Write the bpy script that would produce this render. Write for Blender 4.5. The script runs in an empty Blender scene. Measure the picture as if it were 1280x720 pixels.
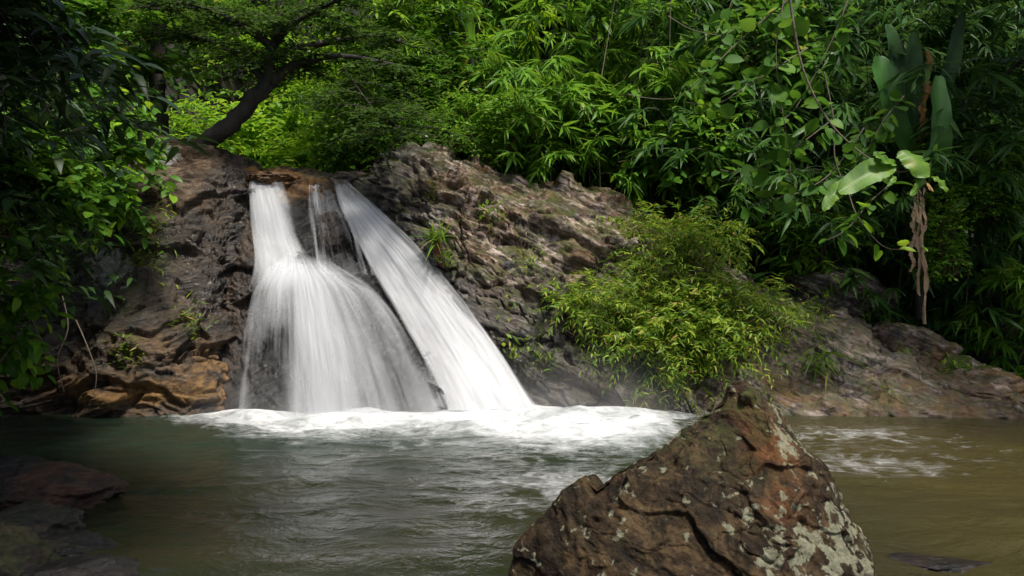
import bpy, math
import numpy as np

R = math.radians
sc = bpy.context.scene
COL = sc.collection

# ------------------------------------------------------------------ camera, sky, sun, exposure
CAM_H = 1.5
FOC = 1280 * 30 / 36.0            # pixels, for a 1280 px wide frame
cam_d = bpy.data.cameras.new("camera")
cam_d.lens = 30; cam_d.sensor_width = 36; cam_d.clip_start = 0.05; cam_d.clip_end = 1000
cam = bpy.data.objects.new("camera", cam_d); COL.objects.link(cam)
cam.location = (0, 0, CAM_H); cam.rotation_euler = (R(90), 0, 0)
sc.camera = cam

SUN_EL, SUN_AZ = R(66), R(150)    # azimuth clockwise from +Y: behind the camera, to the right
w = bpy.data.worlds.new("World"); sc.world = w; w.use_nodes = True
nt = w.node_tree
bg = nt.nodes["Background"]
sky = nt.nodes.new("ShaderNodeTexSky"); sky.sky_type = 'NISHITA'; sky.sun_disc = False
sky.sun_elevation = SUN_EL; sky.sun_rotation = SUN_AZ
sky.air_density = 1.0; sky.dust_density = 4.0; sky.ozone_density = 1.0
nt.links.new(sky.outputs[0], bg.inputs[0]); bg.inputs[1].default_value = 0.068
sd = bpy.data.lights.new("sun", 'SUN'); sd.energy = 3.0; sd.angle = R(9); sd.color = (1.0, 0.95, 0.86)
so = bpy.data.objects.new("sun", sd); COL.objects.link(so)
so.rotation_euler = (math.pi/2 - SUN_EL, 0, math.pi - SUN_AZ)
so.location = (6, -10, 25)
sc.view_settings.view_transform = 'Standard'; sc.view_settings.look = 'None'
sc.view_settings.gamma = 1; sc.view_settings.use_curve_mapping = False
sc.view_settings.exposure = 1.0
sc.render.engine = 'CYCLES'
cy = sc.cycles
cy.use_denoising = True
cy.max_bounces = 7; cy.diffuse_bounces = 3; cy.glossy_bounces = 3; cy.transmission_bounces = 3
cy.transparent_max_bounces = 24
cy.use_adaptive_sampling = True; cy.adaptive_threshold = 0.02
cy.sample_clamp_indirect = 6

# ------------------------------------------------------------------ helpers
def P(px, py, Y):
    """point of the place that stands Y metres in front of the camera"""
    return ((px - 640) * Y / FOC, Y, CAM_H + (360 - py) * Y / FOC)

def _hash(ix, iy, iz, seed):
    h = (ix.astype(np.uint32) * np.uint32(374761393) + iy.astype(np.uint32) * np.uint32(668265263)
         + iz.astype(np.uint32) * np.uint32(2246822519) + np.uint32((seed * 3266489917) & 0xffffffff))
    h = (h ^ (h >> np.uint32(13))) * np.uint32(1274126177)
    h = (h ^ (h >> np.uint32(16))) * np.uint32(2654435761)
    return ((h ^ (h >> np.uint32(15))) & np.uint32(0xffffff)).astype(np.float64) / 16777216.0

def vn(p, seed=0):
    """smooth value noise in -1..1"""
    p = np.asarray(p, float)
    i = np.floor(p).astype(np.int64); f = p - i; f = f*f*f*(f*(f*6-15)+10)
    r = 0
    for dx in (0, 1):
        wx = f[:, 0] if dx else 1-f[:, 0]
        for dy in (0, 1):
            wy = f[:, 1] if dy else 1-f[:, 1]
            for dz in (0, 1):
                wz = f[:, 2] if dz else 1-f[:, 2]
                r = r + wx*wy*wz*_hash(i[:, 0]+dx, i[:, 1]+dy, i[:, 2]+dz, seed)
    return r*2-1

def fbm(p, octv=4, seed=0, gain=0.5):
    p = np.asarray(p, float); a = 1; s = 0; n = 0
    for k in range(octv):
        s = s + a*vn(p*2.03**k + 17.3*k, seed+k); n += a; a *= gain
    return s/n

def ridged(p, octv=4, seed=0, gain=0.5):
    p = np.asarray(p, float); a = 1; s = 0; n = 0
    for k in range(octv):
        s = s + a*(1-np.abs(vn(p*2.03**k + 9.1*k, seed+k))); n += a; a *= gain
    return s/n

def worley(p, seed=0):
    """F1, F2 and a per-cell random value"""
    p = np.asarray(p, float); i = np.floor(p).astype(np.int64)
    f1 = np.full(len(p), 9.0); f2 = f1.copy(); cid = np.zeros(len(p))
    for dx in (-1, 0, 1):
        for dy in (-1, 0, 1):
            for dz in (-1, 0, 1):
                a, b, c = i[:, 0]+dx, i[:, 1]+dy, i[:, 2]+dz
                q = np.stack([a+_hash(a, b, c, seed), b+_hash(a, b, c, seed+1), c+_hash(a, b, c, seed+2)], 1)
                d = np.linalg.norm(q-p, axis=1)
                m = d < f1
                f2 = np.where(m, f1, np.minimum(f2, d)); f1 = np.where(m, d, f1)
                cid = np.where(m, _hash(a, b, c, seed+3), cid)
    return f1, f2, cid

def facets(p, seed, step=.6, tilt=1.0, edge=.05):
    """broken stone: every cell is a tilted flat face, with a sharp step to its neighbour"""
    p = np.asarray(p, float); i = np.floor(p).astype(np.int64); n = len(p)
    f1 = np.full(n, 9.0); f2 = f1.copy(); h1 = np.zeros(n); h2 = np.zeros(n)
    for dx in (-1, 0, 1):
        for dy in (-1, 0, 1):
            for dz in (-1, 0, 1):
                a, b, c = i[:, 0]+dx, i[:, 1]+dy, i[:, 2]+dz
                q = p-np.stack([a+_hash(a, b, c, seed), b+_hash(a, b, c, seed+1), c+_hash(a, b, c, seed+2)], 1)
                d = np.linalg.norm(q, axis=1)
                g = np.stack([_hash(a, b, c, seed+k) for k in (4, 5, 6)], 1)*2-1
                h = step*(_hash(a, b, c, seed+3)-.5)+tilt*(g*q).sum(1)
                m = d < f1; m2 = (~m) & (d < f2)
                h2 = np.where(m, h1, np.where(m2, h, h2)); f2 = np.where(m, f1, np.where(m2, d, f2))
                h1 = np.where(m, h, h1); f1 = np.where(m, d, f1)
    t = .5+.5*np.clip((f2-f1)/edge, 0, 1)
    return h1*t+h2*(1-t)

def smooth(x, a, b):
    t = np.clip((np.asarray(x, float)-a)/(b-a), 0, 1); return t*t*(3-2*t)

class Acc:
    """collects geometry and links it as ONE mesh object"""
    def __init__(s): s.v = []; s.f = []; s.n = 0; s.at = {}
    def add(s, v, f, **at):
        v = np.asarray(v, float); f = np.asarray(f, int)
        s.v.append(v)
        if isinstance(f, np.ndarray) and len(f): s.f.append(f + s.n)
        for k, a in at.items(): s.at.setdefault(k, []).append(a)
        s.n += len(v); return s
    def mesh(s, name):
        me = bpy.data.meshes.new(name)
        v = np.concatenate(s.v)
        me.vertices.add(len(v)); me.vertices.foreach_set("co", v.astype(np.float32).ravel())
        li = np.concatenate([f.ravel() for f in s.f]); tot = np.concatenate([np.full(len(f), f.shape[1]) for f in s.f])
        st = np.concatenate([[0], np.cumsum(tot)[:-1]])
        me.loops.add(len(li)); me.loops.foreach_set("vertex_index", li.astype(np.int32))
        me.polygons.add(len(tot)); me.polygons.foreach_set("loop_start", st.astype(np.int32))
        me.polygons.foreach_set("use_smooth", np.ones(len(tot), bool))
        for k, a in s.at.items():
            d = me.attributes.new(k, 'FLOAT', 'POINT'); d.data.foreach_set("value", np.concatenate(a).astype(np.float32))
        me.update(calc_edges=True); me.validate()
        return me
    def build(s, name, mat, parent=None):
        o = bpy.data.objects.new(name, s.mesh(name)); COL.objects.link(o)
        o.data.materials.append(mat)
        if parent is not None: o.parent = parent
        return o

def tag(o, label, cat, group=None):
    o["label"] = label; o["category"] = cat
    if group: o["group"] = group
    return o
def thing(name, label, cat, loc=(0, 0, 0), group=None):
    o = bpy.data.objects.new(name, None); COL.objects.link(o); o.location = loc
    o.empty_display_size = 0.2
    return tag(o, label, cat, group)
def dup(root, loc, rz, scale, label, group=None):
    r = root.copy(); COL.objects.link(r); r.location = loc; r.rotation_euler = (0, 0, rz); r.scale = (scale,)*3
    r["label"] = label
    if group: r["group"] = group
    for ch in list(root.children):
        c = ch.copy(); COL.objects.link(c); c.parent = r
    return r

def grid_faces(nu, nv, closed=False):
    a = np.arange(nu*nv).reshape(nv, nu)
    b = np.concatenate([a, a[:, :1]], 1) if closed else a
    return np.stack([b[:-1, :-1], b[:-1, 1:], b[1:, 1:], b[1:, :-1]], -1).reshape(-1, 4)

def cr(a, n, axis, closed=False):
    """Catmull-Rom resample of a control array along an axis"""
    a = np.moveaxis(np.asarray(a, float), axis, 0); m = len(a)
    if closed:
        t = np.linspace(0, m, n, endpoint=False); i = np.floor(t).astype(int); idx = [(i+k) % m for k in (-1, 0, 1, 2)]
    else:
        t = np.linspace(0, m-1, n); i = np.minimum(np.floor(t).astype(int), m-2); idx = [np.clip(i+k, 0, m-1) for k in (-1, 0, 1, 2)]
    f = (t-i).reshape((-1,)+(1,)*(a.ndim-1)); p0, p1, p2, p3 = (a[k] for k in idx)
    r = 0.5*((2*p1)+(-p0+p2)*f+(2*p0-5*p1+4*p2-p3)*f*f+(-p0+3*p1-3*p2+p3)*f**3)
    return np.moveaxis(r, 0, axis)

def normals(g, closed=False):
    if closed:
        du = np.roll(g, -1, 1)-np.roll(g, 1, 1)
    else: du = np.gradient(g, axis=1)
    dv = np.gradient(g, axis=0)
    n = np.cross(du, dv); n /= np.linalg.norm(n, axis=-1, keepdims=True)+1e-9
    return n

def tube(pts, rad, sides=6):
    pts = np.asarray(pts, float); n = len(pts)
    rad = np.broadcast_to(np.asarray(rad, float), (n,))
    t = np.gradient(pts, axis=0); t /= np.linalg.norm(t, axis=1, keepdims=True)+1e-9
    up = np.where(np.abs(t[:, 2:3]) < 0.9, np.array([[0, 0, 1.0]]), np.array([[1.0, 0, 0]]))
    up = np.broadcast_to(up[0], t.shape)
    s = np.cross(t, up); s /= np.linalg.norm(s, axis=1, keepdims=True)+1e-9; b = np.cross(s, t)
    a = np.linspace(0, 2*np.pi, sides, endpoint=False)
    v = pts[:, None]+rad[:, None, None]*(np.cos(a)[None, :, None]*s[:, None]+np.sin(a)[None, :, None]*b[:, None])
    return v.reshape(-1, 3), grid_faces(sides, n, True)

def curve(ctrl, n): return cr(np.asarray(ctrl, float), n, 0)

# leaves ---------------------------------------------------------------
def leaf_tpl(width, shape, droop=0.25, fold=0.25, ns=4):
    """a leaf along +Y of length 1: pointed strip two quads wide, folded along its midrib"""
    t = np.linspace(0, 1, ns+1); v = []; f = []
    for k, x in enumerate(t):
        wv = {'lance': np.sin(np.pi*min(1, x**0.65*1.0))**0.9 if 0 < x < 1 else 0,
              'oval': np.sin(np.pi*x**0.85)**0.75 if 0 < x < 1 else 0,
              'round': np.sin(np.pi*x**0.75)**0.55 if 0 < x < 1 else 0,
              'blade': (1-x)**0.8*(0.6+0.4*min(1, x*5))}[shape]*width/2
        z = -droop*x*x
        v += [(-wv, x, z+fold*wv), (0, x, z), (wv, x, z+fold*wv)]
    for k in range(ns):
        a = 3*k; f += [(a, a+1, a+4, a+3), (a+1, a+2, a+5, a+4)]
    return np.array(v), np.array(f)

LANCE = [leaf_tpl(.15, 'lance', d, .3, 4) for d in (.1, .3, .55)]
LANCE_W = [leaf_tpl(.24, 'lance', d, .25, 4) for d in (.1, .3, .5)]
OVAL = [leaf_tpl(.5, 'oval', d, .2, 5) for d in (.1, .25, .4)]
ROUND = [leaf_tpl(.75, 'round', d, .18, 6) for d in (.1, .2, .35)]
TINY = [leaf_tpl(.42, 'oval', d, .15, 2) for d in (.05, .2)]
BLADE = [leaf_tpl(.07, 'blade', d, .2, 5) for d in (.2, .6, 1.1)]

def unit(v): return v/(np.linalg.norm(v, axis=-1, keepdims=True)+1e-9)

def put_leaves(acc, tpls, pos, direc, L, rng, roll=0.5, up=None, wvar=0.25):
    pos = np.asarray(pos, float); d = unit(np.asarray(direc, float)); k = len(pos)
    if k == 0: return
    L = np.broadcast_to(np.asarray(L, float), (k,))
    upv = np.array([0, 0, 1.0]) if up is None else up
    s = np.cross(d, np.broadcast_to(upv, d.shape)); bad = np.linalg.norm(s, axis=1) < 0.05
    s[bad] = (1, 0, 0); s = unit(s); n = np.cross(s, d)
    a = rng.normal(0, roll, k)[:, None]
    s2 = s*np.cos(a)+n*np.sin(a); n2 = np.cross(s2, d)
    which = rng.integers(0, len(tpls), k)
    wv = 1+rng.normal(0, wvar, k).clip(-.5, .6)
    for q, (tv, tf) in enumerate(tpls):
        m = which == q; c = m.sum()
        if not c: continue
        v = (pos[m][:, None]+L[m][:, None, None]*(tv[None, :, 0:1]*(s2[m]*wv[m][:, None])[:, None]
             + tv[None, :, 1:2]*d[m][:, None]+tv[None, :, 2:3]*n2[m][:, None]))
        f = (tf[None]+(np.arange(c)*len(tv))[:, None, None]).reshape(-1, 4)
        acc.add(v.reshape(-1, 3), f)

# ------------------------------------------------------------------ materials
def new_mat(name):
    m = bpy.data.materials.new(name); m.use_nodes = True
    t = m.node_tree; t.nodes.clear(); out = t.nodes.new("ShaderNodeOutputMaterial")
    return m, t, out
class NB:
    def __init__(s, t): s.t = t
    def n(s, typ, **kw):
        x = s.t.nodes.new("ShaderNode"+typ)
        for k, v in kw.items(): setattr(x, k, v)
        return x
    def lk(s, a, b): s.t.links.new(a, b)
    def val(s, v, sock):
        if hasattr(v, 'links') or hasattr(v, 'is_linked'): s.lk(v, sock)
        else: sock.default_value = v
    def math(s, op, a, b=0.0, clamp=False):
        x = s.n("Math", operation=op, use_clamp=clamp); s.val(a, x.inputs[0]); s.val(b, x.inputs[1]); return x.outputs[0]
    def noise(s, vec, scale, detail=4, rough=.55, dist=0.0):
        x = s.n("TexNoise"); x.inputs['Scale'].default_value = scale; x.inputs['Detail'].default_value = detail
        x.inputs['Roughness'].default_value = rough; x.inputs['Distortion'].default_value = dist
        if vec is not None: s.lk(vec, x.inputs['Vector'])
        return x.outputs['Fac']
    def ramp(s, fac, stops, interp='LINEAR'):
        x = s.n("ValToRGB"); x.color_ramp.interpolation = interp; e = x.color_ramp.elements
        while len(e) < len(stops): e.new(0.5)
        for el, (p, c) in zip(e, stops):
            el.position = p; el.color = c if len(c) == 4 else (*c, 1)
        s.lk(fac, x.inputs[0]); return x.outputs[0]
    def mix(s, fac, a, b):
        x = s.n("Mix", data_type='RGBA'); s.val(fac, x.inputs[0])
        for v, k in ((a, 6), (b, 7)):
            if isinstance(v, tuple): x.inputs[k].default_value = (*v, 1)
            else: s.lk(v, x.inputs[k])
        return x.outputs[2]
    def attr(s, name):
        x = s.n("Attribute"); x.attribute_name = name; return x.outputs['Fac']
    def rng(s, v, a, b, c=0.0, d=1.0):
        x = s.n("MapRange"); x.clamp = True; s.val(v, x.inputs[0])
        for q, k in zip((a, b, c, d), (1, 2, 3, 4)): x.inputs[k].default_value = q
        return x.outputs[0]
    def mapping(s, vec, scale, rot=(0, 0, 0)):
        x = s.n("Mapping"); x.inputs['Scale'].default_value = scale; x.inputs['Rotation'].default_value = rot
        s.lk(vec, x.inputs['Vector']); return x.outputs[0]

def leaf_mat(name, stops, trans=0.38, rough=0.45, spec=0.25):
    m, t, out = new_mat(name); b = NB(t)
    g = b.n("NewGeometry")
    c = b.ramp(g.outputs['Random Per Island'], stops)
    pb = b.n("BsdfPrincipled"); b.lk(c, pb.inputs['Base Color']); pb.inputs['Roughness'].default_value = rough
    pb.inputs['Specular IOR Level'].default_value = spec
    tr = b.n("BsdfTranslucent")
    hs = b.n("HueSaturation"); hs.inputs['Hue'].default_value = .485; hs.inputs['Value'].default_value = 1.5; b.lk(c, hs.inputs['Color'])
    b.lk(hs.outputs[0], tr.inputs['Color'])
    mx = b.n("MixShader"); mx.inputs[0].default_value = trans
    b.lk(pb.outputs[0], mx.inputs[1]); b.lk(tr.outputs[0], mx.inputs[2]); b.lk(mx.outputs[0], out.inputs[0])
    return m

M = {}
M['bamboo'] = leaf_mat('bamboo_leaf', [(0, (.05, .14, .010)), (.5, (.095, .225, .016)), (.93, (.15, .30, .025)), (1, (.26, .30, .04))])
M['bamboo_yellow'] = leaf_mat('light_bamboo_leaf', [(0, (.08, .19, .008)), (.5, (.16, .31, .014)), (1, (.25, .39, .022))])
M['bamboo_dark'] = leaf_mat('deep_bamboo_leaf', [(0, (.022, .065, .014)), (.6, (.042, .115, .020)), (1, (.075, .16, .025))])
M['fine'] = leaf_mat('fine_leaf', [(0, (.025, .06, .010)), (.6, (.04, .09, .013)), (1, (.07, .13, .02))])
M['oval'] = leaf_mat('oval_leaf', [(0, (.035, .105, .010)), (.6, (.075, .19, .014)), (.93, (.14, .29, .018)), (1, (.25, .40, .02))])  # leaf colours brightened to put highlights into foliage standing in shade
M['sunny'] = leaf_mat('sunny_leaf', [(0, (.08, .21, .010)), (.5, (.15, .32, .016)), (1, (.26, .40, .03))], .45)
M['rockshrub'] = leaf_mat('shrub_leaf', [(0, (.05, .12, .010)), (.45, (.115, .215, .018)), (.8, (.23, .32, .025)), (.94, (.30, .33, .05)), (1, (.28, .18, .06))])
M['round'] = leaf_mat('round_leaf', [(0, (.035, .11, .010)), (.6, (.065, .17, .014)), (.93, (.10, .21, .02)), (1, (.30, .32, .03))], .4, .55, .25)
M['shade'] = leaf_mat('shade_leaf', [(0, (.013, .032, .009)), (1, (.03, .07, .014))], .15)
M['grass'] = leaf_mat('grass_blade', [(0, (.07, .16, .012)), (.8, (.13, .24, .02)), (1, (.28, .25, .06))])
M['bigleaf0'] = leaf_mat('broad_leaf', [(0, (.10, .22, .015)), (1, (.17, .28, .025))], .4)

def broad_mat():
    """fresh green blade with side veins, yellowing and brown specks"""
    m, t, out = new_mat('broad_leaf_blade'); b = NB(t); co = b.n("TexCoord").outputs['Object']
    n = b.noise(co, 5, 5, .6, .4); n2 = b.noise(co, 26, 4, .6)
    wv = b.n("TexWave"); wv.inputs['Scale'].default_value = 9; wv.inputs['Distortion'].default_value = 1.5; b.lk(b.mapping(co, (1, .4, .7), (0, R(35), 0)), wv.inputs['Vector'])
    c = b.ramp(n, [(.35, (.055, .15, .010)), (.55, (.11, .23, .014)), (.72, (.24, .27, .03))])
    c = b.mix(b.rng(wv.outputs['Fac'], .9, 1, 0, .08), c, (.22, .32, .05)); c = b.mix(b.rng(n2, .66, .72, 0, .8), c, (.16, .08, .02))
    pb = b.n("BsdfPrincipled"); b.lk(c, pb.inputs['Base Color']); pb.inputs['Roughness'].default_value = .5
    bp = b.n("Bump"); bp.inputs['Strength'].default_value = .06; bp.inputs['Distance'].default_value = .008; b.lk(wv.outputs['Fac'], bp.inputs['Height']); b.lk(bp.outputs[0], pb.inputs['Normal'])
    tr = b.n("BsdfTranslucent"); b.lk(c, tr.inputs['Color']); mx = b.n("MixShader"); mx.inputs[0].default_value = .35
    b.lk(pb.outputs[0], mx.inputs[1]); b.lk(tr.outputs[0], mx.inputs[2]); b.lk(mx.outputs[0], out.inputs[0]); return m
M['bigleaf'] = broad_mat()

def simple_mat(name, c1, c2, scale, rough=.8, bump=.3, stretch=(1, 1, 1)):
    m, t, out = new_mat(name); b = NB(t)
    co = b.n("TexCoord").outputs['Object']; v = b.mapping(co, stretch)
    n = b.noise(v, scale, 6, .6)
    pb = b.n("BsdfPrincipled"); pb.inputs['Roughness'].default_value = rough
    b.lk(b.ramp(n, [(.3, c1), (.7, c2)]), pb.inputs['Base Color'])
    bp = b.n("Bump"); bp.inputs['Strength'].default_value = bump; bp.inputs['Distance'].default_value = .02
    b.lk(n, bp.inputs['Height']); b.lk(bp.outputs[0], pb.inputs['Normal']); b.lk(pb.outputs[0], out.inputs[0])
    return m
M['bark'] = simple_mat('bark', (.012, .010, .008), (.05, .042, .035), 9, .85, .6, (1, 1, .35))
M['stem'] = simple_mat('twig', (.05, .045, .015), (.10, .08, .03), 6)
M['culm'] = simple_mat('culm', (.015, .025, .006), (.04, .05, .015), 4, .5, .1)
M['redstem'] = simple_mat('root_hair', (.10, .03, .015), (.20, .06, .03), 6)
M['dry'] = simple_mat('dry_leaf', (.14, .09, .05), (.40, .28, .16), 7, .8, .4, (1, 1, .3))
M['orange_dry'] = simple_mat('rust_leaf', (.14, .07, .015), (.36, .20, .05), 22, .7, .4)
M['soil'] = simple_mat('soil', (.006, .005, .003), (.020, .016, .010), 3, .95, .5)
M['vine'] = simple_mat('vine_bark', (.07, .055, .04), (.16, .13, .09), 12)
M['banana'] = simple_mat('banana_leaf', (.012, .055, .008), (.025, .085, .012), 3, .6, .15, (1, 14, 1))
M['banana_mid'] = simple_mat('green_banana_leaf', (.03, .11, .012), (.05, .15, .02), 3, .5, .15, (1, 14, 1))
M['banana_light'] = simple_mat('young_banana_leaf', (.10, .22, .012), (.15, .28, .02), 3, .4, .15)

def rock_mat(name, dark, midc, light, stain, strata=(R(0), R(25), 0), lichen=(.0, (.4, .4, .3)), scale=1.0, moss_gain=1.0, bump=1.0, rough=.72, layer=4.0):
    """rock: mottled minerals, layered streaks, glint contrast put into the colour, cracks; attributes wet / ochre / moss say where the rock is damp, stained, overgrown"""
    m, t, out = new_mat(name); b = NB(t)
    geo = b.n("NewGeometry"); co = geo.outputs['Position']
    sv = b.mapping(b.mapping(co, (1, 1, 1), strata), (.8*scale, .8*scale, layer*scale))
    n1 = b.noise(co, 1.7*scale, 8, .62, .4); n2 = b.noise(sv, 3.2, 9, .68, .7); n3 = b.noise(co, 14*scale, 6, .65); n4 = b.noise(co, 55*scale, 4, .7)
    base = b.ramp(b.math('ADD', b.math('MULTIPLY', n2, .7), b.math('MULTIPLY', n3, .3)), [(.42, dark), (.5, midc), (.575, light)])  # tone range widened so the mineral colour also carries specular glints
    base = b.mix(b.rng(n1, .46, .62, 0, .6), base, dark)
    och = b.math('MULTIPLY', b.attr('ochre'), b.rng(b.noise(co, 2.6*scale, 6, .6, .5), .38, .6), True)
    base = b.mix(och, base, b.ramp(n3, [(.35, tuple(c*.45 for c in stain)), (.65, stain)]))
    # cracks
    vo = b.n("TexVoronoi", feature='DISTANCE_TO_EDGE'); vo.inputs['Scale'].default_value = 2.4*scale
    wv = b.n("Vector_Math") if False else b.n("VectorMath", operation='ADD')
    nn = b.n("TexNoise"); nn.inputs['Scale'].default_value = 2.0*scale; nn.inputs['Detail'].default_value = 4; b.lk(sv, nn.inputs['Vector'])
    b.lk(sv, wv.inputs[0]); b.lk(nn.outputs['Color'], wv.inputs[1]); b.lk(wv.outputs[0], vo.inputs['Vector'])
    crack = b.rng(vo.outputs['Distance'], 0, .05, 0, 1)
    # wet
    wet = b.math('MULTIPLY', b.attr('wet'), b.rng(b.math('ADD', n1, b.math('MULTIPLY', b.attr('wet'), .5)), .45, .75), True)
    wetc = b.mix(1.0, base, base)
    hs = b.n("HueSaturation"); hs.inputs['Value'].default_value = .32; hs.inputs['Saturation'].default_value = .7; b.lk(base, hs.inputs['Color'])
    base = b.mix(wet, base, hs.outputs[0])
    if lichen[0] > 0:
        ln = b.noise(co, 5.5*scale, 5, .6, .3); ln2 = b.noise(co, 1.3*scale, 2)
        lf = b.math('MULTIPLY', b.rng(b.math('ADD', ln, b.math('MULTIPLY', b.attr('lichen'), .22)), .70, .74), b.rng(n4, .3, .55, .55, 1))
        lf = b.math('MULTIPLY', lf, lichen[0])
        base = b.mix(lf, base, b.ramp(n3, [(.35, tuple(c*.6 for c in lichen[1])), (.65, lichen[1])]))
    up = b.n("SeparateXYZ"); b.lk(geo.outputs['Normal'], up.inputs[0])
    mo = b.math('MULTIPLY', b.math('MULTIPLY', b.attr('moss'), moss_gain), b.rng(b.math('ADD', b.noise(co, 4.5*scale, 6, .65), b.math('MULTIPLY', up.outputs['Z'], .12)), .50, .62), True)
    base = b.mix(mo, base, b.ramp(n4, [(.3, (.018, .03, .006)), (.7, (.07, .085, .014))]))
    pb = b.n("BsdfPrincipled"); b.lk(base, pb.inputs['Base Color'])
    b.lk(b.rng(wet, 0, 1, rough, .24), pb.inputs['Roughness']); b.lk(b.rng(wet, 0, 1, .18, .5), pb.inputs['Specular IOR Level'])
    h = b.math('ADD', b.math('MULTIPLY', n2, .055), b.math('MULTIPLY', n3, .03))
    h = b.math('ADD', h, b.math('MULTIPLY', n4, .012)); h = b.math('ADD', h, b.math('MULTIPLY', crack, .004))
    bp = b.n("Bump"); bp.inputs['Strength'].default_value = .9*bump; bp.inputs['Distance'].default_value = 1.0/scale
    b.lk(h, bp.inputs['Height']); b.lk(bp.outputs[0], pb.inputs['Normal'])
    b.lk(pb.outputs[0], out.inputs[0])
    return m
M['rock_left'] = rock_mat('brown_rock', (.014, .012, .011), (.05, .039, .031), (.14, .108, .08), (.27, .15, .05), (0, R(14), 0), (.8, (.42, .42, .38)))
M['rock_fall'] = rock_mat('wet_grey_rock', (.016, .016, .017), (.05, .047, .047), (.12, .11, .105), (.26, .13, .045), (0, R(35), 0))
M['rock_right'] = rock_mat('pinkish_rock', (.026, .022, .020), (.15, .12, .105), (.52, .43, .37), (.27, .14, .05), (0, R(-24), 0))
M['boulder'] = rock_mat('rusty_boulder_rock', (.005, .0035, .002), (.025, .016, .008), (.075, .048, .022), (.14, .055, .018), (0, R(-52), R(20)), (.9, (.25, .25, .17)), 2.3, rough=.58, layer=1.5)
M['stone'] = rock_mat('dark_stone', (.006, .005, .004), (.018, .014, .010), (.045, .03, .022), (.15, .06, .03), (0, R(5), 0), (0, (.4, .4, .3)), 2.0)

# ------------------------------------------------------------------ ground and pool
def ground_h(x, y):
    x = np.asarray(x, float); y = np.asarray(y, float)
    back = 2.45 - 1.75*smooth(x, 2.2, 5.6) + .5*smooth(-x, 5, 8)
    z = -1.0 + (back+1.0)*smooth(y, 10.9, 12.9)
    steep = .95 - .65*smooth(-x, .9, 2.0)*(1-smooth(-x, 5.2, 7.2))
    z = z + np.clip(y-13.2, 0, None)*steep*(1-.5*smooth(y, 24, 45))
    lb = smooth(-x, 4.3+.17*y, 5.6+.17*y)*(1-smooth(y, 11, 13))
    z = z + lb*(2.0+.6*np.clip(-x-6, 0, 6))
    rb = smooth(x, 9.0, 11.5)*(1-smooth(y, 11, 13)); z = z + rb*2.0
    nb = smooth(-y, -1.2, 1.5); z = np.where(y < 2, np.maximum(z, -1+1.6*nb), z)
    return np.minimum(z, 26)
ys = np.concatenate([np.linspace(-160, -8, 12), np.linspace(-7, 30, 120), np.linspace(32, 220, 24)])
xs = np.concatenate([np.linspace(-180, -17, 14), np.linspace(-16, 16, 110), np.linspace(18, 180, 14)])
X, Yg = np.meshgrid(xs, ys); Z = ground_h(X, Yg) + .12*fbm(np.stack([X, Yg, X*0], -1).reshape(-1, 3)*.9, 4, 3).reshape(X.shape)
Acc().add(np.stack([X, Yg, Z], -1).reshape(-1, 3), grid_faces(len(xs), len(ys))).build('ground', M['soil'])["kind"] = "structure"

# water: rippled sheet, white water where the falls strike
def water_mat():
    m, t, out = new_mat('pool_water'); b = NB(t)
    co = b.n("NewGeometry").outputs['Position']
    sv = b.mapping(co, (1.0, 1.15, 1))
    nA = b.noise(sv, 1.1, 5, .55, .8); nB = b.noise(sv, 2.0, 5, .58, 1.8); nC = b.noise(sv, 7, 4, .6, 1.4)
    silt = b.attr('silt')
    col = b.mix(silt, b.mix(b.attr('deep'), (.014, .016, .008), (.014, .026, .017)), (.050, .040, .015))
    col = b.mix(b.rng(nA, .4, .65, 0, .35), col, (.03, .028, .014))
    fo = b.attr('foam')
    lace = b.math('ADD', b.math('MULTIPLY', nB, .55), b.math('MULTIPLY', nC, .45))
    ff = b.rng(b.math('ADD', b.math('MULTIPLY', b.math('SUBTRACT', lace, .5), 2.7), b.math('SUBTRACT', b.math('MULTIPLY', fo, 1.7), .62)), 0, 1.15, 0, .94)
    ff = b.math('POWER', ff, 1.3)
    pb = b.n("BsdfPrincipled"); b.lk(col, pb.inputs['Base Color']); pb.inputs['Roughness'].default_value = .13
    pb.inputs['IOR'].default_value = 1.33; pb.inputs['Specular IOR Level'].default_value = .6
    bp = b.n("Bump"); bp.inputs['Strength'].default_value = .36; bp.inputs['Distance'].default_value = .2
    b.lk(b.math('ADD', b.math('MULTIPLY', nB, .6), b.math('MULTIPLY', nC, .12)), bp.inputs['Height']); b.lk(bp.outputs[0], pb.inputs['Normal'])
    fm = b.n("BsdfDiffuse"); b.lk(b.mix(b.rng(nA, .35, .65), (.38, .40, .405), (.64, .65, .66)), fm.inputs[0]); b.lk(bp.outputs[0], fm.inputs['Normal'])
    mx = b.n("MixShader"); b.lk(ff, mx.inputs[0]); b.lk(pb.outputs[0], mx.inputs[1]); b.lk(fm.outputs[0], mx.inputs[2])
    b.lk(mx.outputs[0], out.inputs[0]); return m
M['water'] = water_mat()
xs = np.concatenate([np.linspace(-14, -6.6, 30), np.linspace(-6.5, 7.5, 430), np.linspace(7.6, 14, 26)])
ys = np.concatenate([np.linspace(-2.0, 3.4, 25), np.linspace(3.5, 11.3, 270)])
X, Yg = np.meshgrid(xs, ys); q = np.stack([X.ravel(), Yg.ravel(), 0*X.ravel()], 1)
x, y = q[:, 0], q[:, 1]
edge = np.interp(x, [-5, -4.2, -3.5, -3.0, -2.2, -1.2, -.5, 0, .5, 1.2, 1.9, 2.6, 3.4, 4.2], [13, 10.4, 9.6, 9.0, 8.6, 8.8, 8.9, 8.2, 7.8, 8.2, 8.9, 9.5, 10.4, 13])
edge = edge + .25*fbm(q*np.array([1.6, 1.6, 1]), 3, 40)
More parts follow.
